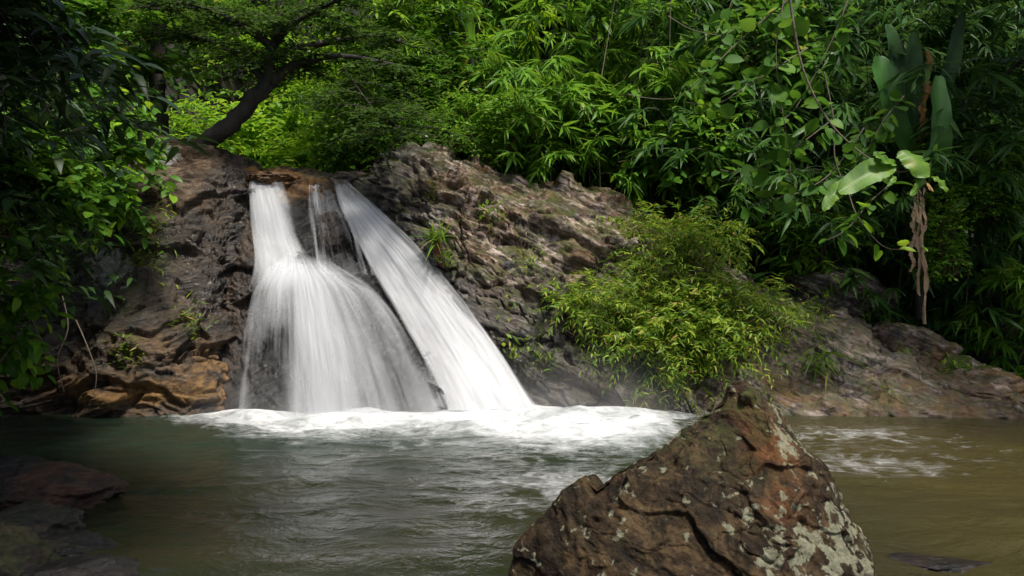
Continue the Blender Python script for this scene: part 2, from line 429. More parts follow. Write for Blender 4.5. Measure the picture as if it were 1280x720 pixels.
core = smooth(y-edge, -1.3, 1.0)*(1-.6*smooth(x+.5*fbm(q*1.5, 3, 47), 1.3, 2.7))
fringe = .46*smooth(y-edge, -2.6, -.1)*smooth(x, -3.0, -.8)*(1-smooth(x, 2.4, 4))
rs = .42*np.exp(-((x-3.5)/1.3)**2-((y-8.9)/.9)**2)+.36*np.exp(-((x-2.9)/1.0)**2-((y-7.2)/.8)**2)
rs += .20*np.exp(-((x-4.5)/2.2)**2-((y-7.4)/1.6)**2)
ct = (.53+.10*fbm(q*np.array([2.2, .8, 1]), 3, 44))*np.exp(-((x-.35)/1.5)**2-((y-6.6)/1.4)**2)  # pale centre swirl: reflection of the white falls painted through the foam mask
foam = np.maximum.reduce([core, fringe, rs, ct])
qs = q*np.array([1.0, 2.1, 1])
z = .030*fbm(qs*1.3+.5*np.stack([fbm(qs*.7, 2, 56), fbm(qs*.7, 2, 57), 0*x], 1), 3, 50)+.008*fbm(qs*4, 3, 54)
z += core*(.04+.07*fbm(q*np.array([1.2, 3., 1])*1.4, 3, 60, .4))*smooth(y, 8, 9.6)
boil = np.exp(-((x-.75)/.95)**2-((y-9.75)/.5)**2)
z += boil*(.05+.09*fbm(q*2.6, 3, 61, .4))
z += .03*np.exp(-((x+2.2)/1.2)**2-((y-9.7)/.3)**2)*(1+fbm(q*4, 3, 62))
silt = smooth(x, 1.0, 3.4)*(1-.35*smooth(y, 8.8, 10)); silt = silt*1.0  # brown silt, weakened near the bank to paint the rocks' darker reflection
deep = smooth(y, 6.0, 8.6)
Acc().add(np.stack([x, y, z], 1), grid_faces(len(xs), len(ys)), foam=foam, silt=silt, deep=deep).build('water', M['water'])["kind"] = "structure"

# ------------------------------------------------------------------ rocks
def rock_patch(name, rows, nu, nv, mat, label, cat, amp=.16, fs=1.3, seed=1, dip=.4, attrs=None, calm=None):
    """rows run from behind the crest, over it and down the face to below the water line"""
    g = np.array([[P(*c) for c in r] for r in rows])
    g = cr(cr(g, nu, 1), nv, 0); n = normals(g)
    if n[nv//2, nu//2, 1] > 0: n = -n
    p = g.reshape(-1, 3); nn = n.reshape(-1, 3)
    warp = np.stack([fbm(p*1.1, 3, seed+30), fbm(p*1.1, 3, seed+31), fbm(p*1.1, 3, seed+32)], 1)*.35
    c, s = math.cos(dip), math.sin(dip)
    ps = np.stack([p[:, 0]*c-p[:, 2]*s, p[:, 1], (p[:, 0]*s+p[:, 2]*c)*2.3], 1)+warp      # along the bedding
    pw = ps*np.array([.8, 1, .85])
    d = amp*1.15*fbm(p*fs*.6, 3, seed+5)
    d += amp*.95*facets(pw*fs*.75+warp*.8, seed, .7, .8, .07)+amp*.42*facets(pw*fs*1.9+warp*2, seed+11, .7, .9, .08)+amp*.20*facets(pw*fs*4.6+warp*4, seed+23, .8, 1.0, .12)
    bed = ps[:, 2]*fs*1.2+.8*fbm(p*fs*.55, 3, seed+6); saw = bed-np.floor(bed)          # ledges along the bedding
    led = vn(np.stack([ps[:, 0]*.9, ps[:, 1], np.floor(bed)*3.7], 1), seed+8)*.5+.5
    d += amp*.28*led*(saw**1.6-(smooth(saw, .90, 1.0)*.95)-.3)
    for sc_, w_, a_ in ((.75, .035, .6), (1.9, .05, .3)):                   # cracks where a stretched noise changes sign
        cn = fbm(ps*fs*sc_+warp*2, 3, seed+int(sc_*10)); d -= amp*a_*(1-smooth(np.abs(cn), 0, w_))*smooth(fbm(p*1.3, 2, seed+50), -.15, .2)
    d += amp*.09*fbm(ps*fs*5, 5, seed+13, .6)
    d = np.clip(d, -1.5*amp, .75*amp)
    if calm is not None: d = d*calm(p)
    v = p+nn*d[:, None]
    at = attrs(v) if attrs else {}
    for k in ('wet', 'ochre', 'moss', 'lichen'): at.setdefault(k, np.zeros(len(v)))
    f = grid_faces(nu, nv)
    o = Acc().add(v, f[:, ::-1], **at).build(name, mat)
    return tag(o, label, cat)

def wetness_line(v): return 1-smooth(v[:, 2]+.25*fbm(v*1.2, 3, 77), .1, .9)

# left rock face
crest = [(-60, 360, 11.0), (40, 290, 11.2), (120, 225, 11.5), (190, 190, 11.9), (238, 188, 12.0), (285, 207, 12.1), (322, 224, 12.2)]
rowsL = [[(a, b+160, Y+2.2) for a, b, Y in crest], [(a, b+10, Y+1.0) for a, b, Y in crest], crest,
         [(-60, 400, 10.7), (40, 330, 10.8), (115, 275, 11.0), (185, 245, 11.3), (240, 240, 11.5), (285, 255, 11.7), (312, 262, 11.9)],
         [(-60, 440, 10.4), (40, 390, 10.45), (110, 350, 10.6), (180, 320, 10.8), (240, 315, 11.0), (282, 320, 11.2), (302, 325, 11.5)],
         [(-60, 470, 10.2), (40, 445, 10.2), (108, 420, 10.2), (175, 400, 10.3), (232, 395, 10.5), (275, 400, 10.7), (292, 395, 11.1)],
         [(-60, 500, 10.05), (40, 490, 10.0), (105, 475, 10.0), (170, 465, 10.0), (225, 460, 10.15), (268, 460, 10.3), (290, 460, 10.7)],
         [(-60, 524, 9.95), (40, 524, 9.95), (105, 524, 9.9), (170, 524, 9.9), (225, 524, 9.9), (265, 524, 10.0), (285, 524, 10.3)],
         [(-60, 600, 9.9), (40, 600, 9.9), (105, 600, 9.8), (170, 600, 9.8), (225, 600, 9.8), (265, 600, 9.9), (285, 600, 10.2)]]
def atL(v):
    z = v[:, 2]
    return dict(wet=np.maximum.reduce([.75*(1-smooth(np.abs(z-1.5), .6, 1.5)), (1-smooth(z, .05, .25))*.8, smooth(v[:, 0]+.2*fbm(v*1.3, 3, 8), -4.6, -3.7)*smooth(z, .5, 1.1)]), ochre=np.clip((1-smooth(z, .6, 1.5))*1.0+.3, 0, 1)*smooth(v[:, 0], -6.5, -4.2),
                moss=.5*smooth(-v[:, 0], 4.0, 4.8)*smooth(z, .7, 1.4)*(1-smooth(z, 2.0, 2.5)),
                lichen=1.6*np.exp(-((v[:, 0]+5.0)/.35)**2-((z-1.75)/.3)**2)+1.4*np.exp(-((v[:, 0]+4.8)/.3)**2-((z-3.3)/.2)**2))
rock_patch('cliff_rock', rowsL, 300, 330, M['rock_left'], 'dark brown rock face with ochre foot left of the waterfall', 'rock face', .20, 1.5, 3, -.3, atL)

# rock the water runs over
rowsF = [[(255, 330, 14.2), (320, 330, 14.2), (390, 330, 14.2), (440, 330, 14.2), (480, 330, 14.2)],
         [(262, 222, 13.0), (320, 222, 13.0), (385, 228, 13.0), (435, 234, 13.0), (478, 232, 13.0)],
         [(272, 225, 12.3), (320, 222, 12.15), (385, 230, 12.15), (432, 247, 12.1), (475, 250, 12.4)],
         [(268, 285, 11.95), (325, 285, 11.75), (390, 295, 11.7), (450, 305, 11.65), (515, 310, 11.9)],
         [(268, 352, 11.4), (325, 348, 11.1), (400, 340, 11.05), (470, 355, 11.2), (555, 370, 11.5)],
         [(262, 385, 11.15), (322, 385, 10.85), (405, 380, 10.8), (485, 395, 10.95), (575, 405, 11.2)],
         [(262, 440, 10.75), (325, 440, 10.5), (415, 440, 10.45), (515, 445, 10.6), (615, 450, 10.9)],
         [(262, 526, 10.3), (325, 526, 10.05), (430, 526, 10.0), (545, 526, 10.1), (665, 520, 10.5)],
         [(262, 600, 10.2), (325, 600, 9.95), (430, 600, 9.9), (545, 600, 10.0), (665, 600, 10.4)]]
def atF(v):
    z = v[:, 2]; top = smooth(z, 2.55, 2.85)
    return dict(wet=np.clip(1.2-top*1.1, 0, 1), ochre=np.clip(top*1.2+.9*(1-smooth(v[:, 0], -3.5, -3.1)), 0, 1), moss=.25*top)
rock_patch('waterfall_ledge', rowsF, 300, 280, M['rock_fall'], 'wet grey ledge of rock behind the falling water', 'rock', .15, 1.6, 21, .5, atF, lambda p: .8+0*p[:, 2])

# right outcrop
crest = [(452, 236, 12.4), (474, 200, 12.2), (538, 188, 12.3), (580, 208, 12.3), (650, 222, 12.4), (730, 248, 12.4), (800, 274, 12.4), (880, 325, 12.2),
         (960, 374, 11.8), (1040, 398, 11.5), (1110, 440, 11.1), (1190, 482, 10.7), (1300, 503, 10.4)]
rowsR = [[(a, b+170, Y+2.2) for a, b, Y in crest], [(a, b+8, Y+.9) for a, b, Y in crest], crest,
         [(468, 268, 11.95), (505, 238, 11.75), (558, 236, 11.65), (605, 258, 11.7), (680, 280, 11.7), (750, 303, 11.7), (820, 330, 11.6), (900, 375, 11.4), (970, 415, 11.1), (1045, 432, 10.9), (1115, 462, 10.7), (1195, 495, 10.4), (1300, 510, 10.25)],
         [(522, 338, 11.55), (556, 318, 11.3), (600, 325, 11.2), (650, 345, 11.2), (710, 365, 11.2), (780, 385, 11.2), (840, 405, 11.1), (915, 430, 10.9), (980, 455, 10.7), (1050, 468, 10.5), (1120, 488, 10.35), (1200, 507, 10.2), (1300, 514, 10.15)],
         [(592, 430, 11.1), (620, 420, 10.85), (660, 425, 10.8), (700, 435, 10.75), (750, 450, 10.7), (810, 465, 10.7), (860, 475, 10.6), (925, 483, 10.45), (990, 493, 10.3), (1055, 500, 10.2), (1125, 508, 10.1), (1200, 515, 10.05), (1300, 518, 10.0)],
         [(655, 510, 10.6), (678, 508, 10.5), (700, 510, 10.45), (735, 512, 10.4), (780, 514, 10.35), (830, 518, 10.25), (880, 522, 10.1), (935, 523, 10.0), (995, 524, 9.95), (1060, 524, 9.95), (1130, 524, 9.95), (1205, 524, 9.95), (1300, 524, 9.95)],
         [(665, 590, 10.5), (680, 590, 10.4), (700, 590, 10.35), (735, 590, 10.3), (780, 590, 10.2), (830, 590, 10.1), (880, 590, 10.0), (935, 590, 9.9), (995, 590, 9.85), (1060, 590, 9.85), (1130, 590, 9.85), (1205, 590, 9.85), (1300, 590, 9.85)]]
def atR(v):
    x, z = v[:, 0], v[:, 2]
    chute = np.interp(z, [0, .8, 1.8, 2.8], [.2, -.35, -1.15, -1.9])        # x of the chute's right edge at this height
    near = 1-smooth(x-chute, .15, 1.1+.0*x)
    low = 1-smooth(z+.35*fbm(v*.9, 3, 90), 1.0, 2.0)*1.0
    low = np.maximum(low*(1-smooth(x, 1.8, 3.0)*.4), .75*smooth(x, 2, 3)*smooth(fbm(np.stack([(x*.42+z)*1.2, v[:, 1], (z*.9-x*.4)*3], 1), 3, 93), -.05, .2))
    return dict(wet=np.clip(np.maximum(near, low), 0, 1), ochre=np.clip(.4+.6*(1-smooth(z, .25, .7)), 0, 1),
                moss=.42+.35*smooth(x, -1, .5)*(1-smooth(x, 2, 3))*smooth(z, .2, .7))
rock_patch('rock_outcrop', rowsR, 620, 330, M['rock_right'], 'large weathered rock outcrop sloping down right of the waterfall', 'rock outcrop', .22, 1.35, 45, .42, atR, lambda p: .72+.38*smooth(p[:, 2], .7, 1.6))

def blob_rock(name, loc, size, seed, mat, label, cat='rock', rz=0, sub=6, amp=.22, fs=1.6, flat=.0, attrs=None):
    import bmesh
    bm = bmesh.new(); bmesh.ops.create_icosphere(bm, subdivisions=sub, radius=1)
    p = np.array([v.co[:] for v in bm.verts]); f = np.array([[v.index for v in q.verts] for q in bm.faces]); bm.free()
    rg = np.random.default_rng(seed)
    N = unit(rg.normal(0, 1, (16, 3))); h = rg.uniform(.72, 1.0, 16)
    r = np.min(np.where(p@N.T > .05, h/np.maximum(p@N.T, .05), 9), 1); r = np.minimum(r, 1.15)       # chipped facets
    q = p*r[:, None]
    d = amp*(.5*facets(q*1.7+seed, seed, .6, .8, .08)+.22*facets(q*4+seed, seed+40, .7, .9, .1)+.6*fbm(q*fs+seed, 4, seed)+.5*(ridged(q*fs*1.8+seed, 4, seed+3)-.6)+.25*fbm(q*fs*5, 3, seed+5))
    q = q+p*d[:, None]
    q = q*np.array(size); c, s = math.cos(rz), math.sin(rz)
    q = np.stack([q[:, 0]*c-q[:, 1]*s, q[:, 0]*s+q[:, 1]*c, q[:, 2]], 1)
    wv = q+np.array(loc)
    at = attrs(wv) if attrs else {}
    for k in ('wet', 'ochre', 'moss', 'lichen'): at.setdefault(k, np.zeros(len(q)))
    o = Acc().add(q, f, **at).build(name, mat); o.location = loc
    return tag(o, label, cat)

# foreground boulder: stacked cross sections, wedge shaped with a leaning ridge
Yc = 4.3
prof = [(478, 918, 934, .02), (486, 905, 950, .10), (505, 893, 972, .20), (530, 866, 990, .32), (560, 826, 1008, .46), (590, 758, 1036, .60), (620, 708, 1052, .72),
        (650, 674, 1068, .82), (685, 648, 1096, .92), (720, 636, 1094, .98), (790, 605, 1060, 1.05), (900, 640, 1040, .9)]
rings = []
for py, xl, xr, dpt in prof:
    zc = CAM_H+(360-py)*Yc/FOC; a = (xl-640)*Yc/FOC; bq = (xr-640)*Yc/FOC; wd = bq-a
    D = dpt*.82
    rings.append([(a, Yc+.05*D, zc), (a+.20*wd, Yc-.36*D, zc), (a+.45*wd, Yc-.60*D, zc), (a+.68*wd, Yc-.74*D, zc), (a+.88*wd, Yc-.42*D, zc),
                  (bq, Yc+.0*D, zc), (a+.85*wd, Yc+.45*D, zc), (a+.45*wd, Yc+.6*D, zc), (a+.12*wd, Yc+.42*D, zc)])
g = np.array(rings); NU, NV = 420, 330
# straight-edged sections (facets) with slightly rounded edges
def lin(a, n, axis, closed=False):
    a = np.moveaxis(np.asarray(a, float), axis, 0); m = len(a)
    if closed: t = np.linspace(0, m, n, endpoint=False)
    else: t = np.linspace(0, m-1, n)
    i = np.floor(t).astype(int); i = i if closed else np.minimum(i, m-2); f = (t-i).reshape((-1,)+(1,)*(a.ndim-1))
    return np.moveaxis(a[i % m]*(1-f)+a[(i+1) % m]*f, 0, axis)
g = .8*lin(lin(g, NU, 1, True), NV, 0)+.2*cr(cr(g, NU, 1, True), NV, 0)
n = normals(g, True); ctr = g.mean(1, keepdims=True)
if ((g-ctr)*n).sum() < 0: n = -n
p = g.reshape(-1, 3); nn = n.reshape(-1, 3)
warp = np.stack([fbm(p*2.2, 4, 130), fbm(p*2.2, 4, 131), fbm(p*2.2, 4, 132)], 1)*.25
th = .95; c, s = math.cos(th), math.sin(th)
ps = np.stack([(p[:, 0]*c+p[:, 2]*s)*2.2, p[:, 1]*1.3, -p[:, 0]*s+p[:, 2]*c], 1)+warp
pq = np.stack([ps[:, 0]*.6, ps[:, 1]*.8, ps[:, 2]], 1)
d = .075*facets(pq*1.25+warp*.35, 143, .35, .8, .02)+.026*facets(pq*3.1+warp*.6, 150, .45, 1.0, .03)+.011*facets(ps*6+warp*3, 155, .8, 1, .15)+.045*fbm(p*2.0, 3, 160)
for sc_, w_, a_ in ((1.1, .02, .018), (2.6, .03, .012)):
    cn = fbm(ps*sc_+warp, 3, 171+int(sc_)); d -= a_*(1-smooth(np.abs(cn), 0, w_))*smooth(fbm(p*2, 2, 175), -.1, .2)
d += .014*fbm(ps*7, 5, 180, .6)
fade = smooth(np.repeat(np.linspace(0, 1, NV), NU), 0, .12)*.75+.25
v = p+nn*(d*fade)[:, None]
vb = v.copy(); v = np.stack([v[:, 0]*4.75/Yc, v[:, 1], CAM_H+(v[:, 2]-CAM_H)*4.75/Yc], 1)
lich = np.clip(.58*smooth(v[:, 0], 1.0, 1.35)*(1-smooth(v[:, 2], .25, .55))+.6*np.exp(-((v[:, 0]-1.5)/.12)**2-((v[:, 2]-.7)/.16)**2)+.40, 0, 1.1)
orang = np.clip(.08+.9*np.exp(-((v[:, 0]-1.38)/.14)**2)*smooth(v[:, 2], .2, .5), 0, 1)
mossb = .7*smooth(v[:, 2], .45, .85)*(.6+.4*vn(v*4, 7))+.05
v = vb
cap_v = np.array([[g[0].mean(0)[0], g[0].mean(0)[1], g[0].mean(0)[2]+.012]])
fc = np.array([[k, (k+1) % NU, NU*NV] for k in range(NU)])
ac = Acc().add(np.concatenate([v, cap_v]), grid_faces(NU, NV, True), **{k: np.concatenate([a, a[:1]]) for k, a in dict(wet=.0*lich, ochre=orang, moss=mossb, lichen=lich).items()})
ac.f.append(fc)
tag(ac.build('boulder', M['boulder']), 'pointed rusty brown boulder with pale lichen standing in the near water', 'boulder')

def att_const(**kw): return lambda v: {k: np.full(len(v), float(a)) for k, a in kw.items()}
def lowrock(px, py, Y, size, seed, label, mat='stone', rz=0, name='rock', attrs=None, **kw):
    return blob_rock(name, P(px, py, Y), size, seed, M[mat], label, 'rock', rz, attrs=attrs, **kw)
lowrock(52, 618, 6.1, (.46, .40, .17), 5, 'low reddish brown flat topped rock at the left water edge', attrs=att_const(ochre=.7, wet=.5, moss=.05))
lowrock(20, 590, 6.7, (.32, .34, .13), 6, 'dark glistening wet rubble behind the reddish flat rock', attrs=att_const(wet=1))
lowrock(12, 672, 5.25, (.36, .36, .17), 7, 'black shaded rock in the lower left corner nearest the reddish rock', attrs=att_const(wet=.7, moss=.1))
lowrock(72, 700, 4.9, (.30, .26, .13), 17, 'black wet broken rock between the corner rocks and open water', attrs=att_const(wet=.9))
lowrock(-20, 735, 4.6, (.5, .4, .30), 8, 'mossy dark rock below the large black corner rock', attrs=att_const(wet=.3, moss=.3))
lowrock(95, 735, 4.45, (.30, .3, .13), 9, 'small dark wet rock at the bottom edge of the pool', attrs=att_const(wet=.9))
lowrock(1165, 708, 4.72, (.28, .22, .045), 10, 'submerged dark rock just breaking the brown water', attrs=att_const(wet=1, ochre=.4))
lowrock(1135, 448, 11.9, (.62, .5, .46), 11, 'rounded tan boulder behind the lower end of the outcrop', 'rock_right', attrs=att_const(ochre=.7, moss=.5, wet=.3))
lowrock(1040, 372, 12.6, (.9, .6, .38), 12, 'shaded ledge rock under the hanging bamboo leaves', 'rock_right', .2, attrs=att_const(moss=.5, wet=.6))
lowrock(1235, 492, 11.0, (.75, .6, .28), 13, 'orange stained rock low beside the water at the right edge', 'rock_right', attrs=att_const(ochre=1, wet=.4, moss=.3))
lowrock(1190, 470, 11.5, (.7, .5, .25), 14, 'low mossy rock between the tan boulder and orange rock', 'rock_right', attrs=att_const(ochre=.5, moss=1, wet=.3))
lowrock(440, 235, 12.9, (.55, .5, .2), 15, 'brown stone at the lip of the falls beside the outcrop', 'rock_right', attrs=att_const(ochre=.8, wet=.6))
lowrock(352, 226, 12.3, (.42, .4, .13), 16, 'orange brown rounded stone at the top of the waterfall', 'rock_fall', attrs=att_const(ochre=1, wet=.2))
lowrock(418, 290, 11.65, (.22, .22, .32), 18, 'dark wet knob of rock splitting the thin streams', 'rock_fall', attrs=att_const(wet=.9, ochre=.4))
lowrock(638, 340, 11.2, (.14, .14, .16), 19, 'small rounded stone lodged in the outcrop crevice', 'rock_fall', attrs=att_const(wet=.6))

# ------------------------------------------------------------------ falling water
def fall_mat(name, su, sv, lo, hi, tint=(.84, .86, .88), gain=5.0):
    m, t, out = new_mat(name); b = NB(t)
    u, vv, de = b.attr('u'), b.attr('run'), b.attr('dens')
    cb = b.n("CombineXYZ"); b.lk(u, cb.inputs[0]); b.lk(vv, cb.inputs[1]); b.lk(b.attr('layer'), cb.inputs[2])
    n1 = b.noise(b.mapping(cb.outputs[0], (su, sv, 3)), 1.0, 5, .62, .35)
    n2 = b.noise(b.mapping(cb.outputs[0], (su*3.6, sv*1.2, 3)), 1.0, 4, .6, .2)
    n0 = b.noise(b.mapping(cb.outputs[0], (su*.32, sv*.9, 1.5)), 1.0, 3, .5, .6)
    nn = b.math('ADD', b.math('MULTIPLY', n0, .50), b.math('ADD', b.math('MULTIPLY', n1, .34), b.math('MULTIPLY', n2, .16)))
    a = b.rng(b.math('ADD', b.math('MULTIPLY', b.math('SUBTRACT', nn, .5), gain), b.math('SUBTRACT', b.math('MULTIPLY', de, 2.0), 1.0)), lo, hi)
    df = b.n("BsdfDiffuse"); df.inputs[0].default_value = (*tint, 1)
    tl = b.n("BsdfTranslucent"); tl.inputs[0].default_value = (*tint, 1)
    m1 = b.n("MixShader"); m1.inputs[0].default_value = .3; b.lk(df.outputs[0], m1.inputs[1]); b.lk(tl.outputs[0], m1.inputs[2])
    tp = b.n("BsdfTransparent"); m2 = b.n("MixShader"); b.lk(a, m2.inputs[0]); b.lk(tp.outputs[0], m2.inputs[1]); b.lk(m1.outputs[0], m2.inputs[2])
    bp = b.n("Bump"); bp.inputs['Strength'].default_value = .35; bp.inputs['Distance'].default_value = .05
    b.lk(nn, bp.inputs['Height']); b.lk(bp.outputs[0], df.inputs['Normal'])
    b.lk(m2.outputs[0], out.inputs[0]); return m
M['fall'] = fall_mat('white_water', 7, .5, -.45, 2.25, (.73, .75, .78), 4.0)
M['chute'] = fall_mat('dense_white_water', 5, .6, -.6, 1.55, (.72, .73, .75), 3.6)

M['trickle'] = fall_mat('trickling_water', 11, .6, -.2, 1.3, (.73, .75, .78), 5.5)
fall = thing('waterfall', 'white waterfall fanning over the grey ledge into the pool', 'waterfall', P(430, 520, 10.2))
def sheet(name, rows, dens, mat, nu=90, nv=140, layers=2, seed=1, gap=.05, wob=.03, uscale=1.0):
    """rows from the lip down; each row is (px, py, Y) control points across the stream"""
    g0 = np.array([[P(*c) for c in r] for r in rows]); g0 = cr(cr(g0, nu, 1), nv, 0)
    de = cr(cr(np.array(dens, float)[..., None], nu, 1), nv, 0)[..., 0]
    n = normals(g0)
    if n[nv//2, nu//2, 1] > 0: n = -n
    length = np.concatenate([[0], np.cumsum(np.linalg.norm(np.diff(g0.mean(1), axis=0), axis=1))])
    uu, vv = np.meshgrid(np.linspace(0, uscale, nu), length)
    ac = Acc()
    for k in range(layers):
        pn = np.stack([uu.ravel()*9+k*7, vv.ravel()*.8, np.full(uu.size, seed+k*3.7)], 1)
        off = gap*k + wob*fbm(pn, 3, seed+k)
        g = g0+n*off.reshape(nv, nu)[..., None]
        e = np.minimum(uu/uscale, 1-uu/uscale)*2
        ed = smooth(e+.03*fbm(np.stack([vv.ravel()*1.3, np.sign(uu.ravel()-uscale/2), np.full(uu.size, seed*2.3+k)], 1), 3, seed).reshape(nv, nu), -.05, .17)
        dd = de*(1-.12*k)
        ac.add(g.reshape(-1, 3)-np.array(fall.location), grid_faces(nu, nv), u=uu.ravel(), run=vv.ravel(), dens=(dd-.75*(1-ed)).ravel(), layer=np.full(uu.size, seed*1.3+k*2.1))
    return ac.build(name, mat, fall)
def row(xs, py, Y): return [(x, py, Y) for x in xs]
# upper left curtain
sheet('curtain', [row((313, 322, 334, 348), 224, 12.3), row((311, 323, 340, 358), 236, 11.98), row((311, 328, 349, 370), 265, 11.70), row((315, 334, 359, 384), 305, 11.42), row((316, 340, 369, 397), 338, 11.0), row((304, 338, 376, 412), 372, 10.66)],
      [[.3, .6, .5, .2], [.5, .9, .7, .25], [.45, .95, .75, .3], [.4, .85, .85, .3], [.35, .8, .9, .35], [.0, .1, .15, .0]], M['fall'], 70, 120, 3, 3, .05, .05, .6)
# thin streams on the knob
sheet('strand', [row((384, 396, 406, 418), 236, 12.05), row((388, 400, 412, 426), 252, 11.85), row((390, 405, 420, 440), 285, 11.5), row((392, 408, 428, 452), 315, 11.3), row((392, 412, 436, 462), 345, 11.05)],
      [[.2, .5, .4, .2], [.25, .5, .45, .3], [.4, .25, .3, .4], [.35, .2, .25, .35], [.45, .35, .35, .3]], M['fall'], 60, 90, 2, 9, .04, .03, .7)
# fan below the ledge
sheet('fan', [row((346, 358, 374, 392, 412), 326, 11.12), row((330, 353, 380, 405, 436), 344, 10.88), row((312, 345, 386, 428, 478), 368, 10.62), row((302, 342, 393, 448, 514), 412, 10.35), row((297, 340, 399, 464, 542), 460, 10.12), row((293, 340, 404, 478, 568), 508, 9.93), row((290, 340, 406, 484, 580), 532, 9.85)],
      [[.0, .2, .3, .2, .0], [.45, .95, .95, .8, .4], [.42, .56, .95, .60, .50], [.36, .38, .92, .50, .48], [.36, .32, .86, .46, .46], [.36, .34, .84, .44, .48], [.5, .5, .95, .55, .55]], M['fall'], 160, 150, 3, 5, .07, .05, 2.2)
# long chute on the right
sheet('chute', [row((410, 417, 424, 431), 232, 12.5), row((418, 426, 434, 442), 241, 12.05), row((428, 446, 464, 479), 270, 11.72), row((452, 482, 507, 529), 318, 11.4), row((486, 522, 554, 579), 378, 11.05), row((520, 560, 597, 624), 440, 10.68), row((552, 592, 632, 662), 500, 10.25), row((558, 600, 644, 676), 520, 10.1)],
      [[.3, .5, .5, .3], [.45, .6, .6, .45], [.55, .8, .85, .7]]+[[.6, .9, 1.0, .75], [.6, .95, 1.05, .75], [.6, 1.0, 1.1, .75]]+[[.75, 1.15, 1.2, .85]]*2, M['chute'], 100, 200, 3, 7, .06, .05, .8)
sheet('strand', [row((384, 394, 408, 424), 234, 12.1), row((383, 396, 416, 440), 260, 11.62), row((385, 402, 428, 456), 295, 11.32), row((388, 410, 440, 474), 344, 10.98)],
      [[.35, .75, .45, .35], [.55, .45, .30, .50], [.5, .22, .28, .45], [.45, .35, .35, .35]], M['trickle'], 90, 90, 2, 31, .03, .03, 1.6)
# torn edge streams left of the chute
sheet('strand', [row((440, 446, 452), 285, 11.62), row((462, 470, 480), 330, 11.3), row((488, 498, 510), 385, 10.95), row((515, 528, 542), 445, 10.6), row((540, 555, 570), 510, 10.15)],
      [[.2, .4, .3], [.2, .35, .3], [.2, .35, .3], [.25, .4, .35], [.3, .45, .4]], M['fall'], 40, 120, 2, 13, .04, .03, .5)

def mist_mat():
    m, t, out = new_mat('spray_mist'); b = NB(t); pos = b.n("NewGeometry").outputs['Position']
    sp = b.n("SeparateXYZ"); b.lk(pos, sp.inputs[0]); x, y, z = sp.outputs
    n = b.noise(pos, 1.8, 3, .6)
    def bell(v, c, wd): 
        q = b.math('DIVIDE', b.math('SUBTRACT', v, c), wd); return b.math('SUBTRACT', 1.0, b.math('MULTIPLY', q, q), True)
    lo = b.math('POWER', b.math('SUBTRACT', 1.0, b.math('DIVIDE', z, .95), True), 2.2)
    d = b.math('MULTIPLY', b.math('MULTIPLY', lo, bell(y, 9.85, .75)), b.math('ADD', bell(x, .45, 1.6), b.math('MULTIPLY', bell(x, -2.1, 1.6), .75)))
    d = b.math('MULTIPLY', d, b.rng(n, .3, .7, .2, 1.0))
    pv = b.n("VolumePrincipled"); pv.inputs['Color'].default_value = (.95, .96, .98, 1); b.lk(b.math('MULTIPLY', d, .6), pv.inputs['Density'])
    b.lk(pv.outputs[0], out.inputs['Volume']); return m
bx = np.array([(a, bq, c) for c in (-.3, 1.0) for bq in (9.05, 10.62) for a in (-3.8, 2.15)], float)
Acc().add(bx, [(0, 2, 3, 1), (4, 5, 7, 6), (0, 1, 5, 4), (2, 6, 7, 3), (0, 4, 6, 2), (1, 3, 7, 5)]).build('mist', mist_mat())["kind"] = "stuff"

# ------------------------------------------------------------------ plants
def fan_leaves(acc, tp, nodes, axes, L, rng, k=(6, 9), droop=.28):
    pos = []; di = []; ll = []
    for p, a in zip(nodes, axes):
        m = rng.integers(*k)
        a = unit(np.array([a[0], a[1], a[2]*.3])); s = np.array([-a[1], a[0], 0.])
        an = np.linspace(-1.25, 1.25, m)+rng.normal(0, .13, m)
        dd = np.cos(an)[:, None]*a+np.sin(an)[:, None]*s; dd[:, 2] -= droop+rng.normal(0, .22, m)
        pos.append(np.repeat(p[None], m, 0)); di.append(dd); ll.append(L*rng.uniform(.65, 1.1, m)*(1-.25*np.abs(an)/1.25))
    if pos: put_leaves(acc, tp, np.concatenate(pos), np.concatenate(di), np.concatenate(ll), rng, .35)

def bamboo_mesh(seed, H=3, culms=7, spread=.5, reach=1.2, L=.36, twigs=11, lean=(0, -1), tp=LANCE):
    rng = np.random.default_rng(seed); st = Acc(); lf = Acc()
    for c in range(culms):
        b0 = np.array([*rng.normal(0, spread, 2), 0.]); h = H*rng.uniform(.6, 1.05)
        a = rng.normal(math.atan2(lean[1], lean[0]), .8); out = np.array([math.cos(a), math.sin(a), 0])
        rc = reach*rng.uniform(.4, 1.2); t = np.linspace(0, 1, 12)[:, None]
        pts = b0+out*rc*t**2.2+np.array([0, 0, 1.])*h*(t*1.25-.25*t**3.5)
        st.add(*tube(pts, np.linspace(.016, .003, 12), 5))
        for q in range(twigs):
            tt = rng.uniform(.12, 1); p0 = np.array([np.interp(tt, t[:, 0], pts[:, k]) for k in range(3)])
            az = rng.uniform(0, 2*np.pi); o = unit(np.array([math.cos(az), math.sin(az), 0])+.6*out)
            ln = rng.uniform(.25, .75); s = np.linspace(0, 1, 5)[:, None]
            tw = p0+o*ln*s+np.array([0, 0, 1.])*ln*(.25*s-.6*s**2)
            st.add(*tube(tw, np.linspace(.005, .002, 5), 3))
            nodes = tw[[2, 3, 4]][rng.random(3) < .75]; 
            fan_leaves(lf, tp, nodes, [o+rng.normal(0, .3, 3) for _ in nodes], L, rng)
    return st, lf

def make_plant(name, st, lf, smat, lmat, label, cat, loc, group=None, stem='stem', fol='foliage'):
    t = thing(name, label, cat, loc, group)
    if st.n: st.build(stem, smat, t)
    if lf.n: lf.build(fol, lmat, t)
    return t

